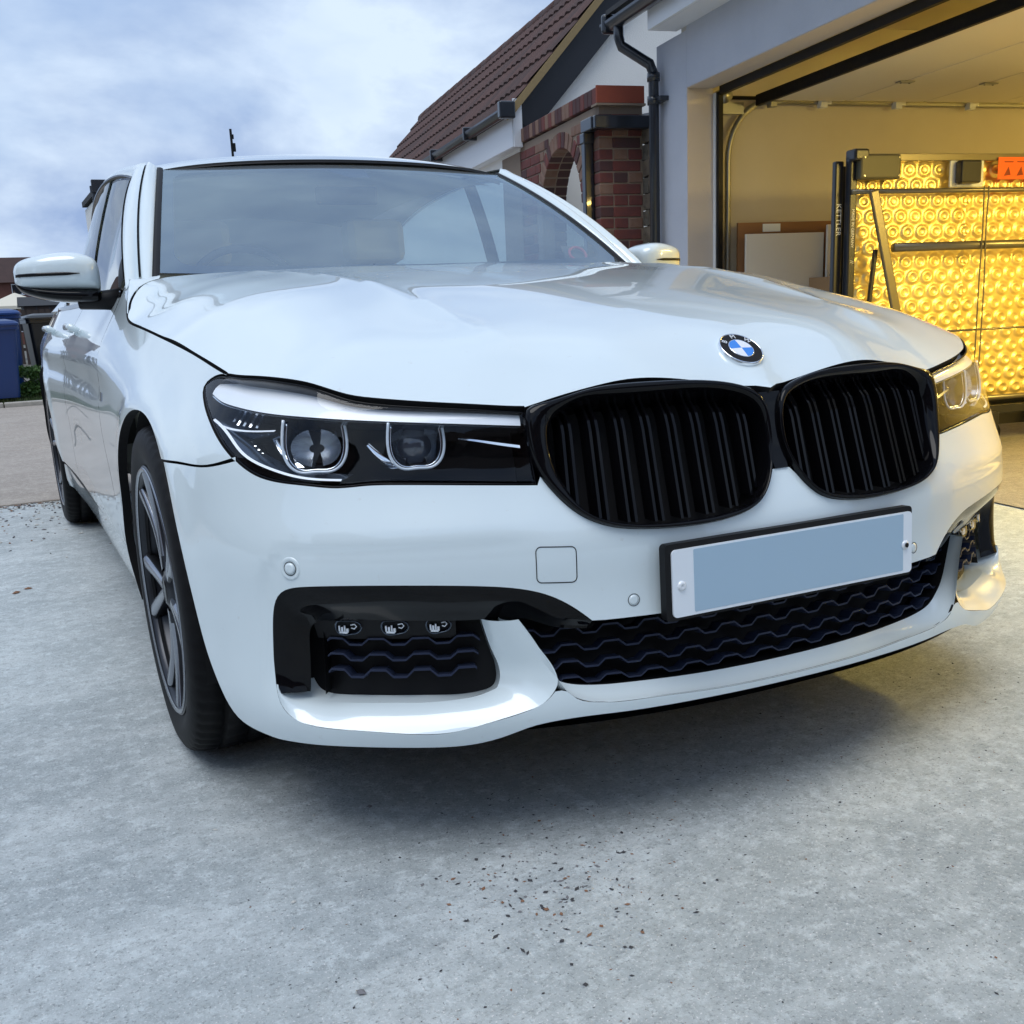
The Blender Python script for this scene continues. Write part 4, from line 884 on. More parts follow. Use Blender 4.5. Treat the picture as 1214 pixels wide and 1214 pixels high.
box('side_wall',(3.2,3.15,1.37),(6.04,.3,2.74),plaster,gar); box('side_wall',(3.2,-3.15,1.37),(6.04,.3,2.74),plaster,gar); box('back_wall',(6.3,0,1.37),(.16,6,2.74),plaster,gar)
box('ceiling',(3.2,0,2.66),(6.03,5.99,.16),plaster,gar)
sheet('garage_floor',[(0,0)],0,M['gfloor']) if False else None
fl_=mesh('garage_floor',[(.02,-3,.006),(6.2,-3,.006),(6.2,3,.006),(.02,3,.006)],[(0,1,2,3)],M['gfloor'],None,False); fl_.location=(GX,GY,0); fl_.rotation_euler=(0,0,GR); tag(fl_,kind='structure')
box('door_frame',(.195,2.855,1.07),(.03,.026,2.14),upvc,gar,.003); box('door_frame',(.205,2.825,1.07),(.035,.03,2.14),M['black'],gar,.003); box('door_frame',(.205,.3,2.145),(.035,5.0,.05),M['black'],gar,.003)
# overhead sectional door
dmat=mat('door_panel_inside',(.66,.62,.52),.55,bump=(30,.15,.002))
dr=empty('overhead_door',(0,0,0),0,gar)
box('bottom_seal',(.47,.3,2.094),(.03,5.05,.066),M['rubber'],dr,.004)
for k in range(5): box('door_section',(.49+.30+.60*k,.3,2.112+.002*k),(.588,5.0,.04),dmat,dr,.006)
for k in range(1,5):
    for y in (2.2,.6,-1.2):
        b=MB(); b.box((.49+.60*k,y,2.087),(.10,.05,.006)); b.tube([(.46+.6*k,y,2.083),(.46+.6*k,y,2.078)],.006,6); b.tube([(.52+.6*k,y,2.083),(.52+.6*k,y,2.078)],.006,6); b.build('hinge',steel,dr)
# track and its brackets
tr_=empty('door_track',(0,0,0),0,gar)
pts=[(.32,2.93,z) for z in (0,.6,1.2,1.75)]+[(.32+.30*(1-math.cos(a)),2.93,1.75+.36*math.sin(a)) for a in np.linspace(.15,math.pi/2,9)]+[(x,2.93,2.11) for x in (1,2,3,3.4)]
b=MB(); b.tube(pts,.020,8); b.build('track_rail',steel,tr_,True)
MB().tube([(x,2.965,2.135) for x in (.35,3.4)],.012,6).build('tension_bar',M['black'],tr_)
for x in (.62,.99,1.56,2.15,2.75):
    b=MB(); b.box((x,2.90,2.09),(.05,.05,.045),Matrix.Rotation(.0,4,'Y')); b.box((x+.035,2.895,2.115),(.06,.006,.05)); b.build('roller_bracket',upvc if x>.7 else steel,tr_,False,.004)
b=MB(); b.tube([(.27,2.86,2.13),(.27,2.96,2.13)],.045,20); b.build('cable_pulley',steel,tr_,True)
box('spring_plate',(.33,2.9,2.06),(.16,.02,.07),steel,tr_)
# soffit, fascia, gutter and pipe
box('soffit',(-.09,.35,2.535),(.178,5.3,.03),upvc,gar,.003); box('fascia',(-.19,.35,2.61),(.02,5.3,.18),upvc,gar,.003)
roofm=mat('garage_roof_felt',(.03,.032,.036),.8)
b=MB(); b.add([(-.30,-2.4,2.705),(-.30,3.42,2.705),(3.2,3.42,3.5),(3.2,-2.4,3.5),(-.30,-2.4,2.735),(-.30,3.42,2.735),(3.2,3.42,3.53),(3.2,-2.4,3.53)],[(0,1,2,3),(7,6,5,4),(0,4,5,1),(1,5,6,2),(3,7,4,0),(2,6,7,3)]); fixn(b.build('roof',roofm,gar))
gt=empty('gutter',(-.255,0,2.67),0,gar)
def gutter_(y0,y1,par,r=.058,m=None,ax='y'):
    n=12; V=[];F=[]
    for y in (y0,y1):
        for rr_,s in ((r,1),(r-.005,-1)):
            for i in range(n+1): a=math.pi+math.pi*i/n; V.append((rr_*math.cos(a),y,rr_*math.sin(a)))
    m1=n+1
    for i in range(n): F+=[(i,i+1,2*m1+i+1,2*m1+i),(m1+i+1,m1+i,3*m1+i,3*m1+i+1)]
    for o_ in (0,2*m1): F.append(tuple(o_+i for i in range(m1)))
    return mesh('gutter_run',V,F,m or M['gutter'],par,False)
gutter_(-2.4,3.50,gt)
for y in (3.44,2.4,1.4): box('gutter_bracket',(.0,y,-.01),(.135,.05,.12),M['gutter'],gt,.02)
dp=empty('downpipe',(-.06,3.22,0),0,gar)
MB().tube([(-.195,.10,2.64),(-.195,.10,2.56),(-.18,.09,2.50),(-.02,.01,2.38),(.0,0,2.32),(0,0,2.2),(0,0,0.05)],.034,12).build('pipe',M['gutter'],dp,True)
for z in (2.30,2.16,1.22,.4): MB().tube([(0,0,z-.025),(0,0,z+.025)],.042,14).build('pipe_socket',M['gutter'],dp,True)
for z in (2.16,1.22,.4): box('pipe_clip',(.03,-.03,z),(.06,.14,.028),M['gutter'],dp,.003)
# things in the garage, each its own
def gthing(name,label,cat,group=None,loc=(0,0,0)):
    c,s=math.cos(GR),math.sin(GR); e_=empty(name,(GX+loc[0]*c-loc[1]*s,GY+loc[0]*s+loc[1]*c,loc[2]),GR); tag(e_,label,cat,group); return e_
bm_=mat('brown_hardboard',(.27,.13,.055),.7)
t_=gthing('hardboard_sheet','brown hardboard sheet leaning on the garage side wall behind white panels','board',None,(.95,2.9,0)); box('sheet',(0,0,.685),(1.15,.02,1.36),bm_,t_)
box('torn_label',(-.33,-.012,1.33),(.13,.003,.05),M['platewhite'],t_)
wp=mat('white_panel',(.78,.75,.68),.5)
t_=gthing('white_panel','wide off white panel standing at the left against the brown sheet','panel','white panels in the garage',(.69,2.84,0)); box('sheet',(0,0,.645),(.58,.02,1.29),wp,t_,.003)
t_=gthing('white_panel','narrow taller off white panel next to the folded table tennis table','panel','white panels in the garage',(1.16,2.80,0)); box('sheet',(0,0,.67),(.36,.02,1.33),wp,t_,.003)
b=MB(); b.box((0,0,.05),(.14,.16,.10)); t_=gthing('black_case','small black case resting on top of a box behind the bonnet','case',None,(1.02,2.6,1.0)); b.build('case_body',M['black'],t_,False,.01); MB().tube([(-.04,0,.10),(-.03,0,.125),(.03,0,.125),(.04,0,.10)],.006,6).build('case_handle',M['black'],t_)
t_=gthing('cardboard_box','brown cardboard box with a black case standing on it','box',None,(1.02,2.6,0)); cbm=mat('cardboard',(.36,.22,.11),.8); box('box_body',(0,0,.5),(.4,.3,.998),cbm,t_,.004); box('box_tape',(0,0,1.0),(.05,.302,.002),wp,t_)
# folded table tennis table
tt_=gthing('folded_table','folded black edged table tennis table on castors in the lit garage','table',None,(.255,1.55,0))
tb=mat('table_edge_black',(.008,.010,.016),.35,0,.3); olive=mat('painted_steel_frame',(.20,.18,.13),.35,.7)
box('table_top',(-.012,.052,.815),(.05,.035,1.50),tb,tt_,.006); box('table_top',(.035,.0,.83),(.05,.045,1.52),tb,tt_,.010)
box('table_panel',(1.3,.13,.82),(2.5,.022,1.46),tb,tt_)
b=MB()
for z,r in ((1.585,.010),(1.40,.014),(1.11,.024),(.70,.008),(.28,.014)): pass
MB().box((1.25,-.02,1.575),(2.4,.03,.035)).build('top_rail',olive,tt_,False,.003)
MB().tube([(.02,-.03,1.405),(2.5,-.03,1.405)],.013,8).build('cross_rail',olive,tt_,True)
MB().tube([(.26,-.07,1.115),(2.5,-.07,1.115)],.024,10).build('cross_rail',olive,tt_,True)
MB().tube([(.3,-.05,.66),(2.5,-.05,.66)],.007,6).build('cross_rail',olive,tt_,True)
MB().tube([(.3,-.03,.27),(2.5,-.03,.27)],.016,8).build('cross_rail',olive,tt_,True)
MB().box((0,0,0),(.055,.022,.90),Matrix.Translation((.23,-.085,.97))@Matrix.Rotation(math.radians(-15),4,'Y')).build('folding_leg',olive,tt_,False,.008)
MB().box((0,0,0),(.022,.02,.62),Matrix.Translation((.13,-.05,.80))@Matrix.Rotation(math.radians(6),4,'Y')).build('folding_leg',tb,tt_,False,.004)
b=MB(); b.box((.17,-.04,1.525),(.25,.05,.125)); b.build('corner_cover',mat('olive_plastic',(.07,.065,.04),.5),tt_,False,.012); 
for dx_,dz in ((.07,1.57),(.28,1.57),(.07,1.48),(.28,1.48)): MB().tube([(dx_,-.062,dz),(dx_,-.068,dz)],.005,8).build('rivet',M['chrome'],tt_)
box('end_cap',(.055,-.02,1.585),(.09,.09,.06),tb,tt_,.012)
b=MB(); b.box((.725,-.06,1.495),(.13,.06,.12)); b.build('net_clamp',tb,tt_,False,.012); b=MB(); b.box((.745,-.02,1.50),(.22,.015,.16)); b.build('clamp_plate',upvc,tt_,False,.01)
# warning label: flat print
om=mat('orange_label',(.85,.12,.01),.5); lk_=mat('label_ink',(.20,.02,.0),.6)
box('orange_label',(1.15,-.045,1.515),(.44,.002,.115),om,tt_)
for k in range(5):
    x=.97+.085*k; b=MB(); b.add([(x,-.0465,1.475),(x+.045,-.0465,1.480),(x+.030,-.0465,1.525)],[(0,1,2)]); b.add([(x+.0,-.0465,1.545),(x+.06,-.0465,1.545),(x+.06,-.0465,1.551),(x,-.0465,1.551)],[(0,1,2,3)]); b.build('label_print',lk_,tt_)
wt=mat('lettering_white',(.75,.75,.72),.5)
Xt=Matrix.Rotation(math.radians(-90),4,'Z')
XL=lambda x,y,z: Matrix.Translation((x,y,z))@Matrix(((0,0,-1,0),(1,0,0,0),(0,-1,0,0),(0,0,0,1)))
Xv=lambda x,y,z: Matrix.Translation((x,y,z))@Matrix(((0,1,0,0),(0,0,-1,0),(-1,0,0,0),(0,0,0,1)))
XLl=lambda x,y,z: Matrix.Translation((x,y,z))@Matrix(((0,0,-1,0),(0,-1,0,0),(-1,0,0,0),(0,0,0,1)))
text('KETTLER',.040,.0004,wt,'maker_lettering',tt_,Xv(-.014,.0335,1.27),1.05)
text('MADE IN GERMANY',.022,.0004,wt,'maker_lettering',tt_,Xv(.035,-.0240,1.22),1.0)
text('//',.030,.0004,wt,'maker_lettering',tt_,Xv(.035,-.0240,1.05),1.0)
for x in (.16,1.02,1.5):
    b=MB(); b.tube([(x,-.02,.065),(x,.03,.065)],.062,20); b.build('castor_wheel',M['rubber'],tt_,True); b=MB(); b.tube([(x,-.026,.065),(x,.036,.065)],.034,16); b.build('castor_hub',upvc,tt_,True); box('castor_fork',(x,.0,.14),(.05,.09,.10),tb,tt_,.006)
box('chassis_bar',(1.0,0,.20),(2.3,.06,.05),tb,tt_,.004)
MB().tube([(.80,-.10,1.42),(.805,-.10,1.2),(.80,-.10,.9),(.80,-.10,.2)],.004,6).build('cord',olive,tt_); MB().tube([(.83,-.10,1.42),(.826,-.10,1.2),(.835,-.10,.9),(.83,-.10,.2)],.004,6).build('cord',olive,tt_)
# gold quilted foil in front of the table back
fx=np.linspace(.03,2.2,380); fz=np.linspace(.27,1.575,260); FX,FZ=np.meshgrid(fx,fz,indexing='ij')
row=np.round(FZ/.080); offx=np.where(row%2==0,0,.047); cx_=np.round((FX-offx)/.094)*.094+offx; d=np.hypot((FX-cx_)/.046,(FZ-row*.080)/.040)
H=(.010+.002*np.sin(cx_*53+row*7))*np.exp(-((d-.62)/.27)**2)+.002*np.exp(-(d/.3)**2)+.0006*np.sin(FX*17+FZ*11)
seam=np.exp(-((FX-.80)/.010)**2)*.006
foil=mat('gold_foil',(.95,.76,.30),.38,.85,noise=[(6,.4,.6,(1,.84,.42),.7)])
fo=gthing('bubble_foil','gold quilted bubble foil sheet hanging on the folded table frame','foil sheet',None,(.255,1.55,0))
fs=grid('foil_sheet',np.stack([FX,.040-H-seam,FZ],-1),foil,fo,flip=False)
# lamps on the garage ceiling
def glamp(x,y,label,pw,zz=2.5):
    t_=gthing('ceiling_lamp',label,'lamp','lamps in the garage',(x,y,zz))
    box('lamp_body',(0,0,.06),(.10,1.2,.05),upvc,t_,.006); tu=mat('lit_tube',(1,.8,.5),.5,emit=((1,.72,.28),14)); MB().tube([(0,-.58,.015),(0,.58,.015)],.016,10).build('lamp_tube',tu,t_,True)
    al=bpy.data.lights.new('lamp_light','AREA'); al.shape='RECTANGLE'; al.size=.12; al.size_y=1.2; al.energy=pw; al.color=(1,.71,.16); ao=bpy.data.objects.new('lamp_light',al); COL.objects.link(ao); ao.parent=t_; ao.location=(0,0,-.01)
glamp(1.35,-.75,'lit ceiling lamp fixed under the raised door near the garage front',85,2.0); glamp(3.55,.3,'lit ceiling lamp deep in the garage beyond the raised door',320)
def wlamp():
    t_=gthing('work_lamp','lit warm work lamp standing at the open garage front outside the picture','lamp',None,(2.1,-1.7,1.7))
    box('lamp_head',(0,-.03,0),(.30,.05,.22),M['black'],t_,.01); box('lamp_face',(0,.0,0),(.26,.006,.18),mat('lit_face',(1,.8,.5),.5,emit=((1,.72,.28),20)),t_); MB().tube([(0,-.03,-.11),(0,-.03,-1.7)],.015,8).build('lamp_pole',M['black'],t_)
    al=bpy.data.lights.new('lamp_light','AREA'); al.shape='RECTANGLE'; al.size=.26; al.size_y=.18; al.energy=30; al.color=(1,.74,.2); ao=bpy.data.objects.new('lamp_light',al); COL.objects.link(ao); ao.parent=t_; ao.location=(0,.02,0); ao.rotation_euler=(math.radians(90),0,math.radians(12))
wlamp()
# ------------------------------------------------------------------ brick arch wall
brk=[mat('brick_red',(.150,.042,.036),.85,noise=[(12,.4,.65,(.095,.035,.035),.8)],bump=(90,.5,.003)),mat('brick_dark',(.075,.032,.034),.85,noise=[(12,.4,.65,(.06,.035,.035),.8)],bump=(90,.5,.003)),mat('brick_buff',(.20,.125,.095),.85,noise=[(12,.4,.65,(.17,.09,.06),.8)],bump=(90,.5,.003))]
mortar=mat('mortar',(.23,.18,.14),.95,bump=(120,.5,.003))
bw=gthing('brick_arch_wall','red brick wall with a round arch and a brick on edge coping','brick wall',None,(-.3,3.58,0))
def bmesh_(d,name='brick'):
    b=MB(); b.box((0,0,0),d); bm=bmesh.new(); me=bpy.data.meshes.new(name); me.from_pydata(b.V,[],b.F); bm.from_mesh(me); bmesh.ops.bevel(bm,geom=bm.edges,offset=.004,segments=1,affect='EDGES'); bm.to_mesh(me); bm.free(); return me
_bc={}
def brick(parent,c,d,mi=None,rot=None,name='brick'):
    mi=int(rng.choice([0,0,0,1,1,2])) if mi is None else mi; key=(tuple(np.round(d,3)),mi,name)
    if key not in _bc:
        me=bmesh_(d,name); me.materials.append(brk[mi]); _bc[key]=me
    o=bpy.data.objects.new(name,_bc[key]); COL.objects.link(o); o.parent=parent; o.location=c
    if rot: o.rotation_euler=rot
    return o
AC,AS,AR=.79,1.60,.435      # arch centre along the wall, springing height, radius
ZL=1.02
def inarch(y,z,r): return (z<AS and abs(y-AC)<r) or (z>=AS and math.hypot(y-AC,z-AS)<r)
nrow=int((2.20-ZL)/.075)
for r in range(nrow):
    z=ZL+.0375+.075*r
    # long face (x=0 plane, faces -x): lengths along y
    y=0.0+ (.11 if r%2 else 0); 
    segs=[]
    if r%2: segs.append((0,.1025))
    yy=.1125 if r%2 else 0
    while yy<2.20: segs.append((yy,min(yy+.215,2.205))); yy+=.225
    for a,b_ in segs:
        # clip by the arch ring
        pts_=np.linspace(a,b_,9); ok=[not inarch(q,z,AR+.125) for q in pts_]
        if all(ok): brick(bw,(.048,(a+b_)/2,z),(.10,b_-a,.065))
        elif any(ok):
            g_=[q for q,k in zip(pts_,ok) if k]; a2,b2=min(g_),max(g_)
            if b2-a2>.04: brick(bw,(.048,(a2+b2)/2,z),(.10,round(b2-a2,2),.065))
    # end face (y=0 plane, faces -y), 327 wide
    if r%2==0:
        brick(bw,(.20,.048,z),(.205,.10,.065))
    else:
        brick(bw,(.155,.048,z),(.10,.10,.065)); brick(bw,(.265,.048,z),(.10,.10,.065))
    # far reveal of the arch
    for xx in ((.155,)):
        if z<AS: brick(bw,(xx,AC+AR+.048,z),(.10,.10,.065),1)
LB=[MB(),MB(),MB()]
for r in range(13):
    z=.02+.0375+.075*r; yy=.1125 if r%2 else 0; segs=[(0,.1025)] if r%2 else []
    while yy<2.2: segs.append((yy,min(yy+.215,2.205))); yy+=.225
    for a,b_ in segs:
        for lo,hi in ((0,AC-AR),(AC+AR,2.21)):
            a2,b2=max(a,lo),min(b_,hi)
            if b2-a2>.04: LB[int(rng.choice([0,0,1,1,2]))].box((.048,(a2+b2)/2,z),(.10,b2-a2,.065))
    for c_,d_ in (((.20,.048,z),(.205,.10,.065)),) if r%2==0 else (((.155,.048,z),(.10,.10,.065)),((.265,.048,z),(.10,.10,.065))): LB[r%2].box(c_,d_)
    LB[1].box((.155,AC+AR+.048,z),(.10,.10,.065))
for k,b in enumerate(LB): tag(b.build('lower_bricks',brk[k],bw),kind='stuff')
# mortar core in three blocks round the opening
box('mortar_core',(.1635,.168,1.10),(.319,.327,2.19),mortar,bw); box('mortar_core',(.103,1.475,1.10),(.194,.475,2.19),mortar,bw); box('mortar_core',(-.0,1.96,1.075),(.014,.50,2.14),mortar,bw)
V=[];n=18
arcp=[(AC+(AR+.004)*math.cos(a),AS+(AR+.004)*math.sin(a)) for a in np.linspace(0,math.pi,n)]
poly=[(.332,AS),(.332,2.195),(1.24,2.195),(1.24,AS)]+arcp[:]
pp=[(y,z) for y,z in [(.332,AS-.01),(.332,2.195),(1.238,2.195),(1.238,AS-.01)]]+[(y,z) for y,z in arcp]
b=MB(); k=len(pp); b.add([(.006,y,z) for y,z in pp]+[(.20,y,z) for y,z in pp],[tuple(range(k)),tuple(range(2*k-1,k-1,-1))]+[(i,(i+1)%k,k+(i+1)%k,k+i) for i in range(k)]); fixn(b.build('mortar_core',mortar,bw))
for i in range(19):
    a=math.pi*(i+.5)/19; rr_=AR+.055
    for xx in (.048,.155): brick(bw,(xx,AC+rr_*math.cos(a),AS+rr_*math.sin(a)),(.10,.110,.064),int([2,0,1,2][i%4]) if xx<.1 else 1,(a,0,0))
i=0; y=.036
while y<1.62: brick(bw,(.155,y,2.257) if y<.33 else (.10,y,2.257),(.345,.065,.103) if y<.33 else (.235,.065,.103),int(rng.choice([1,1,0,2]))); y+=.075
tile_r=mat('terracotta',(.24,.055,.032),.8,bump=(60,.4,.002)); box('coping_end',(.155,-.012,2.262),(.35,.018,.11),tile_r,bw,.002); box('coping_bed',(.155,.02,2.198),(.36,.10,.014),mortar,bw)
# black box gutter and square pipe in front of the pier
bg_=gthing('box_gutter','black box gutter with a square downpipe on the brick pier','gutter',None,(-.34,3.50,0))
box('gutter_run',(.30,.02,2.075),(.66,.09,.085),M['gutter'],bg_,.008); box('gutter_run',(-.005,.12,2.075),(.07,.20,.085),M['gutter'],bg_,.008); box('square_pipe',(.0,.20,1.01),(.066,.066,2.02),M['gutter'],bg_,.008); box('pipe_socket',(.0,.20,2.0),(.082,.082,.07),M['gutter'],bg_,.008)
b=MB(); b.add([(.38,-.02,2.118),(.64,-.02,2.118),(.64,.3,2.16),(.38,.3,2.17),(.42,.05,2.15)],[(0,1,2,4),(0,4,3),(4,2,3)]); b.build('lead_flashing',mat('lead',(.16,.17,.18),.6),bg_)
# rough stone infill between pier and garage
sw_=gthing('stone_wall','rough grey brown stone walling between the brick pier and the garage','stone wall',None,(.02,3.30,0))
stm=[mat('stone_grey',(.115,.105,.085),.9,noise=[(14,.4,.65,(.075,.07,.06),.8)],bump=(40,.9,.01)),mat('stone_brown',(.145,.12,.09),.9,noise=[(14,.4,.65,(.09,.075,.06),.8)],bump=(40,.9,.01))]
for r in range(19):
    z=.055+.108*r
    if z>2.0: break
    for j in range(2):
        w_=(.18,.12) if r%2 else (.11,.19); y0=0 if j==0 else w_[0]+.006
        bm=bmesh.new(); bmesh.ops.create_cube(bm,size=1); bmesh.ops.subdivide_edges(bm,edges=bm.edges,cuts=1,use_grid_fill=True)
        for v in bm.verts:
            v.co=Vector((v.co.x*.12,v.co.y*w_[j],v.co.z*.100))+Vector(rng.uniform(-.006,.006,3)*(v.co.x<0))
        me=bpy.data.meshes.new('stone'); bm.to_mesh(me); bm.free(); me.materials.append(stm[(r+j)%2]); o=bpy.data.objects.new('stone',me); COL.objects.link(o); o.parent=sw_; o.location=(.06,y0+w_[j]/2,z)
box('mortar_core',(.10,.15,1.0),(.10,.29,2.0),mat('dark_mortar',(.05,.045,.04),.95),sw_)
# ------------------------------------------------------------------ house with the tiled roof
hs=gthing('house','white rendered house with a steep brown tiled roof and black bargeboard','house',None,(-.3,5.3,0))
SL=1.083; ang=math.atan(SL); RX,RZ=1.22,3.86
b=MB(); b.add([(0,0,0),(2.44,0,0),(2.44,0,2.45),(1.22,0,3.78),(0,0,2.45)]+[(0,8.3,0),(2.44,8.3,0),(2.44,8.3,2.45),(1.22,8.3,3.78),(0,8.3,2.45)],[(0,1,2,3,4),(9,8,7,6,5),(0,4,9,5),(1,6,7,2)]); fixn(b.build('wall',white_r,hs))
# roof decks
dk=mat('roof_underlay',(.05,.03,.025),.9)
def slopept(s,y,lift=0): # s along slope from the eave
    return (-.12+s*math.cos(ang)-lift*math.sin(ang),y,2.53+s*math.sin(ang)*1.0-.13+lift*math.cos(ang))
LS=(RX+.12)/math.cos(ang)
b=MB(); b.add([slopept(0,-.10),slopept(0,8.4),slopept(LS,8.4),slopept(LS,-.10),slopept(0,-.10,.03),slopept(0,8.4,.03),slopept(LS,8.4,.03),slopept(LS,-.10,.03)],[(0,1,2,3),(7,6,5,4),(0,4,5,1),(1,5,6,2),(2,6,7,3),(3,7,4,0)]); fixn(b.build('roof_deck',dk,hs))
b=MB(); b.add([(2.44+.12-(p_[0]+.12),p_[1],p_[2]) for p_ in (slopept(0,-.10),slopept(0,8.4),slopept(LS,8.4),slopept(LS,-.10))],[(3,2,1,0)]); b.build('roof_deck',dk,hs)
tm=[mat('roof_tile',(.070,.034,.029),.85,noise=[(3,.4,.6,(.095,.048,.038),.7),(40,.55,.7,(.045,.03,.028),.6)],bump=(200,.6,.004)),mat('roof_tile_dark',(.052,.029,.026),.85,noise=[(3,.4,.6,(.075,.04,.034),.7)],bump=(200,.6,.004))]
TW,TG=.30,.335
def tilemesh():
    V=[];F=[];n=16
    for yy2 in (0,1):       # top and bottom of the tile
        for i in range(n+1):
            t=i/n; h=.012+.018*abs(math.sin(2*math.pi*t))**1.3
            V.append((yy2,t*TW,h)); 
    for i in range(n): F.append((i,i+1,n+1+i+1,n+1+i))
    k=len(V)
    for i in range(n+1): V.append((0,i/n*TW,-.022))
    for i in range(n): F.append((k+i,k+i+1,i+1,i))
    return V,F
V,F=tilemesh(); me_t=[]
for q in range(2):
    me=bpy.data.meshes.new('roof_tile'); me.from_pydata([(x*(TG+.05),y,z) for x,y,z in V],[],F); me.materials.append(tm[q]); me_t.append(me)
nr=int(LS/TG)+1
for r in range(nr):
    for c_ in range(28):
        s=r*TG-.03
        if s+TG*.5>LS: continue
        o=bpy.data.objects.new('roof_tile',me_t[int(rng.rand()<.35)]); COL.objects.link(o); o.parent=hs
        o.location=slopept(s,-.10+TW*c_,.045); o.rotation_euler=(0,-ang+math.radians(3.2),0)
for c_ in range(19): MB().tube([(RX,-.1+.45*c_,3.84),(RX,-.1+.45*c_+.46,3.835)],.10,12).build('ridge_tile',tm[0],hs,True)
wood=mat('undercloak_wood',(.26,.19,.09),.8,bump=(30,.4,.003)); blk=mat('black_painted_board',(.010,.012,.018),.45)
def sboard(name,s0,s1,l0,l1,y0,y1,m):
    b=MB(); b.add([slopept(s0,y0,l0),slopept(s1,y0,l0),slopept(s1,y0,l1),slopept(s0,y0,l1),slopept(s0,y1,l0),slopept(s1,y1,l0),slopept(s1,y1,l1),slopept(s0,y1,l1)],[(0,1,2,3),(7,6,5,4),(0,4,5,1),(1,5,6,2),(2,6,7,3),(3,7,4,0)]); fixn(b.build(name,m,hs))
sboard('undercloak',0.0,LS,-.02,.035,-.115,-.02,wood); sboard('bargeboard',.06,LS,-.24,-.02,-.060,-.005,blk)
box('bargeboard_foot',(.08,-.03,2.34),(.17,.05,.26),blk,hs,.002)
box('fascia',(-.075,4.15,2.31),(.02,8.45,.27),upvc,hs,.003); box('fascia_end',(-.04,-.085,2.355),(.075,.02,.37),upvc,hs,.003); box('soffit',(-.035,4.15,2.18),(.07,8.4,.02),upvc,hs)
gh=empty('gutter',(-.145,-.16,2.455),0,hs); gutter_(0,8.5,gh,.055); box('gutter_end',(0,.03,-.01),(.135,.07,.13),M['gutter'],gh,.012)
for k in range(6): box('gutter_bracket',(.0,1.15+1.3*k,-.015),(.130,.035,.115),M['gutter'],gh,.01)
# ------------------------------------------------------------------ bins by the kerb
def bin_(loc,label,col,rz,grp,h=1.0):
    e_=empty('wheelie_bin',loc,rz); tag(e_,label,'bin',grp); m=mat('bin_plastic',col,.38,0,.2)
    b=MB(); w0_,w1,d0,d1=.46,.57,.50,.66
    def ringp(w,d_,z,r=.05): 
        return [(x,y,z) for x,y in rr(w,d_,r)]
    R=[ringp(w0_,d0,.08),ringp((w0_+w1)/2,(d0+d1)/2,.5),ringp(w1,d1,h-.10),ringp(w1+.05,d1+.05,h-.095),ringp(w1+.05,d1+.05,h-.05)]
    n=len(R[0]); V=[p for r in R for p in r]; F=[(i*n+j,i*n+(j+1)%n,(i+1)*n+(j+1)%n,(i+1)*n+j) for i in range(len(R)-1) for j in range(n)]+[tuple(range(n))[::-1],tuple((len(R)-1)*n+j for j in range(n))]
    b.add(V,F); b.build('bin_body',m,e_,False)
    b=MB(); R=[ringp(w1+.07,d1+.09,h-.048,.06),ringp(w1+.07,d1+.09,h-.025,.06),ringp(w1+.0,d1+.0,h+.005,.05),ringp(w1-.2,d1-.2,h+.03,.04)]
    V=[p for r in R for p in r]; F=[(i*n+j,i*n+(j+1)%n,(i+1)*n+(j+1)%n,(i+1)*n+j) for i in range(3) for j in range(n)]+[tuple(range(n))[::-1],tuple(3*n+j for j in range(n))]
    b.add(V,F); b.build('bin_lid',m,e_,False)
    MB().tube([(-.24,.39,h-.08),(.24,.39,h-.08)],.014,8).build('bin_handle',m,e_,True)
    for s in (-1,1): MB().tube([(s*.22,.24,.10),(s*.28,.24,.10)],.10,20).build('bin_wheel',M['rubber'],e_,True)
    return e_
b1=bin_((-1.045,13.25,.02),'nearest blue wheelie bin standing at the kerb on the left','',0,'blue wheelie bins') if False else None
bin_((-1.06,13.25,.02),'nearer blue wheelie bin with a pale sticker at the kerb',(.002,.032,.15),math.radians(4),'wheelie bins by the kerb',.99)
bin_((-.95,14.35,.02),'blue wheelie bin standing behind the nearer blue one',(.003,.040,.18),math.radians(-3),'wheelie bins by the kerb',1.13)
bin_((-.30,14.75,.02),'black wheelie bin right of the two blue bins',(.012,.014,.016),math.radians(5),'wheelie bins by the kerb',1.06)
# fence, parasol, far houses, mast
wdm=mat('dark_fence_wood',(.05,.035,.03),.85,bump=(30,.4,.004))
fe=empty('slatted_fence',(0,31,0)); tag(fe,'dark wooden slatted fence beyond the bins','fence')
for k in range(44): box('slat',(-3.5+.16*k,0,.72),(.11,.02,1.44+(.03 if k%3 else 0)),wdm,fe)
for z in (.4,1.2): box('fence_rail',(0,.03,z),(7.1,.04,.08),wdm,fe)
sh_=empty('shed',(.95,33,0)); tag(sh_,'dark grey timber shed with a shallow felt roof behind the slatted fence','shed')
box('wall',(0,0,.8),(1.7,1.5,1.6),mat('shed_grey',(.06,.062,.07),.8),sh_); b=MB(); b.add([(-.95,-.85,1.58),(.95,-.85,1.58),(.95,.85,1.58),(-.95,.85,1.58),(-.95,0,1.85),(.95,0,1.85)],[(0,1,5,4),(3,4,5,2),(0,4,3),(1,2,5)]); fixn(b.build('roof',roofm,sh_))
for k in range(5): box('shed_board',(-.68+.34*k,-.76,.8),(.30,.02,1.5),wdm,sh_)
um=empty('parasol',(.12,38,0)); tag(um,'open cream garden parasol beyond the fence','parasol'); cm=mat('canvas_cream',(.62,.58,.48),.8)
n=8; V=[(0,0,2.14)]+[(1.05*math.cos(2*math.pi*i/n),1.05*math.sin(2*math.pi*i/n),1.70) for i in range(n)]+[(1.05*math.cos(2*math.pi*i/n),1.05*math.sin(2*math.pi*i/n),1.60) for i in range(n)]
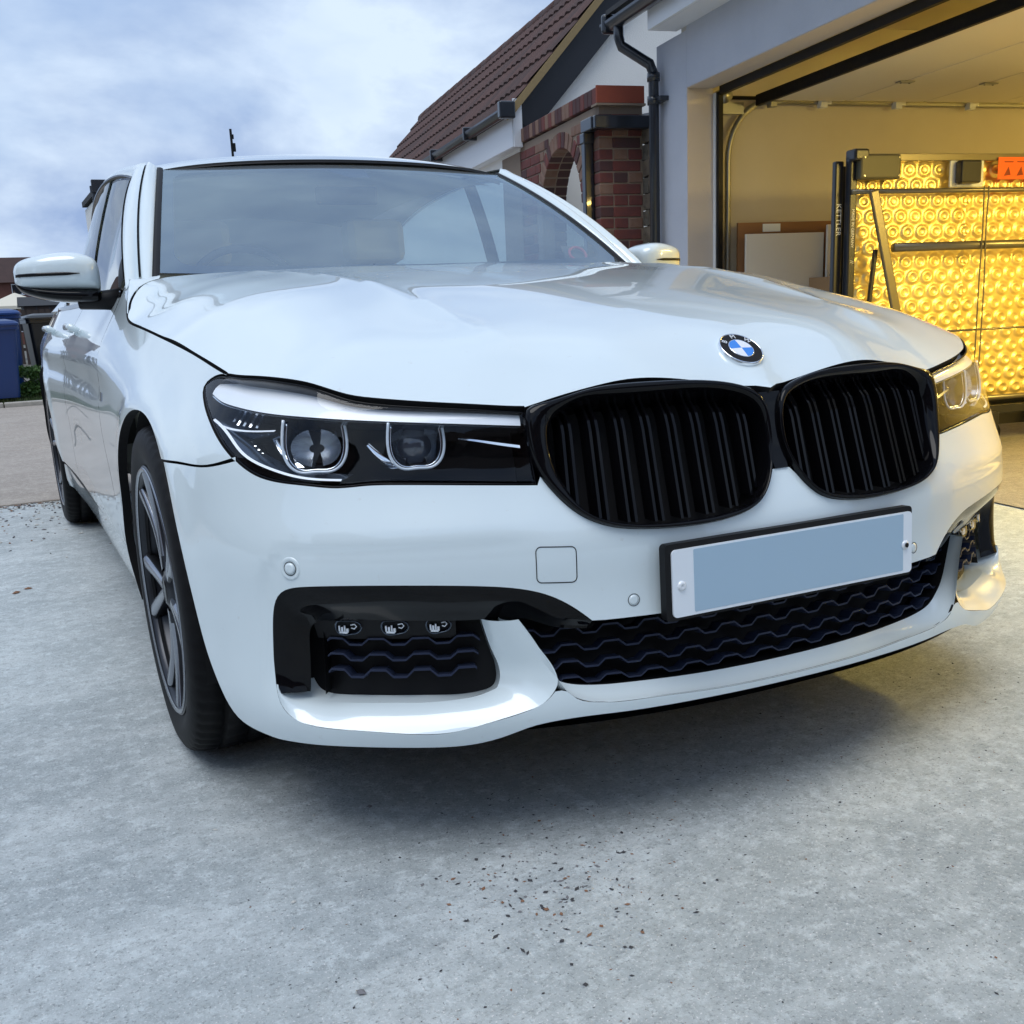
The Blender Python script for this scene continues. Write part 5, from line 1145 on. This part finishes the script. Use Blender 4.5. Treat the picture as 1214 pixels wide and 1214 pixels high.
mesh('canopy',V,[(0,i+1,(i+1)%n+1) for i in range(n)]+[(i+1,n+i+1,n+(i+1)%n+1,(i+1)%n+1) for i in range(n)],cm,um,False); MB().tube([(0,0,0),(0,0,2.2)],.025,8).build('pole',wdm,um)
def dwelling(loc,rz,w,d,he,hr,label,wallc,roofc,wins,grp=None):
    e_=empty('far_house',loc,rz); tag(e_,label,'house',grp); wm=mat('far_brick',wallc,.9,noise=[(1.5,.4,.6,tuple(c*.75 for c in wallc),.7),(30,.5,.6,tuple(c*1.3 for c in wallc),.5)]); rm=mat('far_roof',roofc,.9,noise=[(2,.4,.6,tuple(c*.7 for c in roofc),.7)])
    b=MB(); b.add([(-w/2,0,0),(w/2,0,0),(w/2,d,0),(-w/2,d,0),(-w/2,0,he),(w/2,0,he),(w/2,d,he),(-w/2,d,he),(-w/2,d/2,hr-.1),(w/2,d/2,hr-.1)],[(0,1,5,4),(2,3,7,6),(1,2,6,9,5),(3,0,4,8,7)]); fixn(b.build('wall',wm,e_))
    b=MB(); b.add([(-w/2-.3,-.35,he-.12),(w/2+.3,-.35,he-.12),(w/2+.3,d/2,hr),(-w/2-.3,d/2,hr),(-w/2-.3,d+.35,he-.12),(w/2+.3,d+.35,he-.12)],[(0,1,2,3),(3,2,5,4)]); b.build('roof',rm,e_)
    nr_=int(math.hypot(d/2+.35,hr-he)/.35)
    for (x,z,ww,hh) in wins:
        box('window_frame',(x,-.02,z),(ww,.06,hh),upvc,e_); f_=e_
        npn=max(1,int(ww/.6))
        for i in range(npn): box('window_pane',(x-ww/2+ww*(i+.5)/npn,-.056,z),(ww/npn-.09,.012,hh-.12),M['frit'],e_)
    return e_
dwelling((.4,82,0),0,14,8,4.35,6.15,'brick house with a brown roof far beyond the bins',(.15,.06,.045),(.045,.022,.018),[(-1.7,3.75,1.3,.75),(1.7,3.75,1.3,.75),(4.5,3.75,1.3,.75),(-4.8,3.75,1.3,.75),(-1.7,1.4,1.6,1.1),(2.0,1.4,1.6,1.1)])
nb_=empty('neighbour_building',(1.03,20,.06)); tag(nb_,'white rendered building with a black gutter seen past the car roof','building')
box('wall',(1.80,1.5,1.60),(3.3,3,3.2),white_r,nb_); box('fascia',(1.76,-.10,3.36),(3.5,.12,.13),blk,nb_,.01); box('roof',(1.8,1.5,3.30),(3.4,2.9,.10),roofm,nb_)
for k in range(9): MB().tube([(.07+.010*k,-.08,3.32-.12*k),(.07+.010*k,-.08,3.20-.12*k)],.095-.02*(k%2),10).build('rainwater_hopper',blk,nb_)
box('window_frame',(.52,-.02,2.86),(.42,.05,.62),upvc,nb_); box('window_pane',(.52,-.05,2.86),(.34,.02,.54),M['frit'],nb_)
ms=empty('mast',(5.93,30,0)); tag(ms,'thin dark aerial mast rising above the car roof','mast'); MB().tube([(0,0,0),(0,0,6.10)],.035,8).build('pole',M['black'],ms); box('aerial',(.06,0,5.62),(.07,.07,.22),M['black'],ms); box('aerial',(.05,0,5.9),(.04,.04,.12),M['black'],ms)
# unseen houses added to block low sky and darken the car's reflections
hw_=[(-6,1.4,1.8,1.2),(-2.5,1.4,1.8,1.2),(2.5,1.4,1.8,1.2),(6,1.4,1.8,1.2),(-6,4,1.4,1.1),(-2.5,4,1.4,1.1),(2.5,4,1.4,1.1),(6,4,1.4,1.1)]
dwelling((-2,-13,0),math.pi,17,8,5.4,8.4,'unseen brick house added behind the camera to darken reflections, right of its pair',(.17,.08,.06),(.06,.035,.03),hw_,'unseen houses added behind the camera')
dwelling((-20.5,-9.5,0),math.radians(205),15,8,5.4,8.4,'unseen brick house added behind the camera to darken reflections, left of its pair',(.20,.11,.08),(.055,.04,.035),hw_,'unseen houses added behind the camera')
dwelling((-12.5,6,0),math.radians(90),18,8,3.0,6.2,'unseen low bungalow added on the left to darken the side of the car',(.30,.27,.23),(.07,.04,.035),[(-5,1.4,1.8,1.1),(0,1.4,1.8,1.1),(5,1.4,1.8,1.1)])
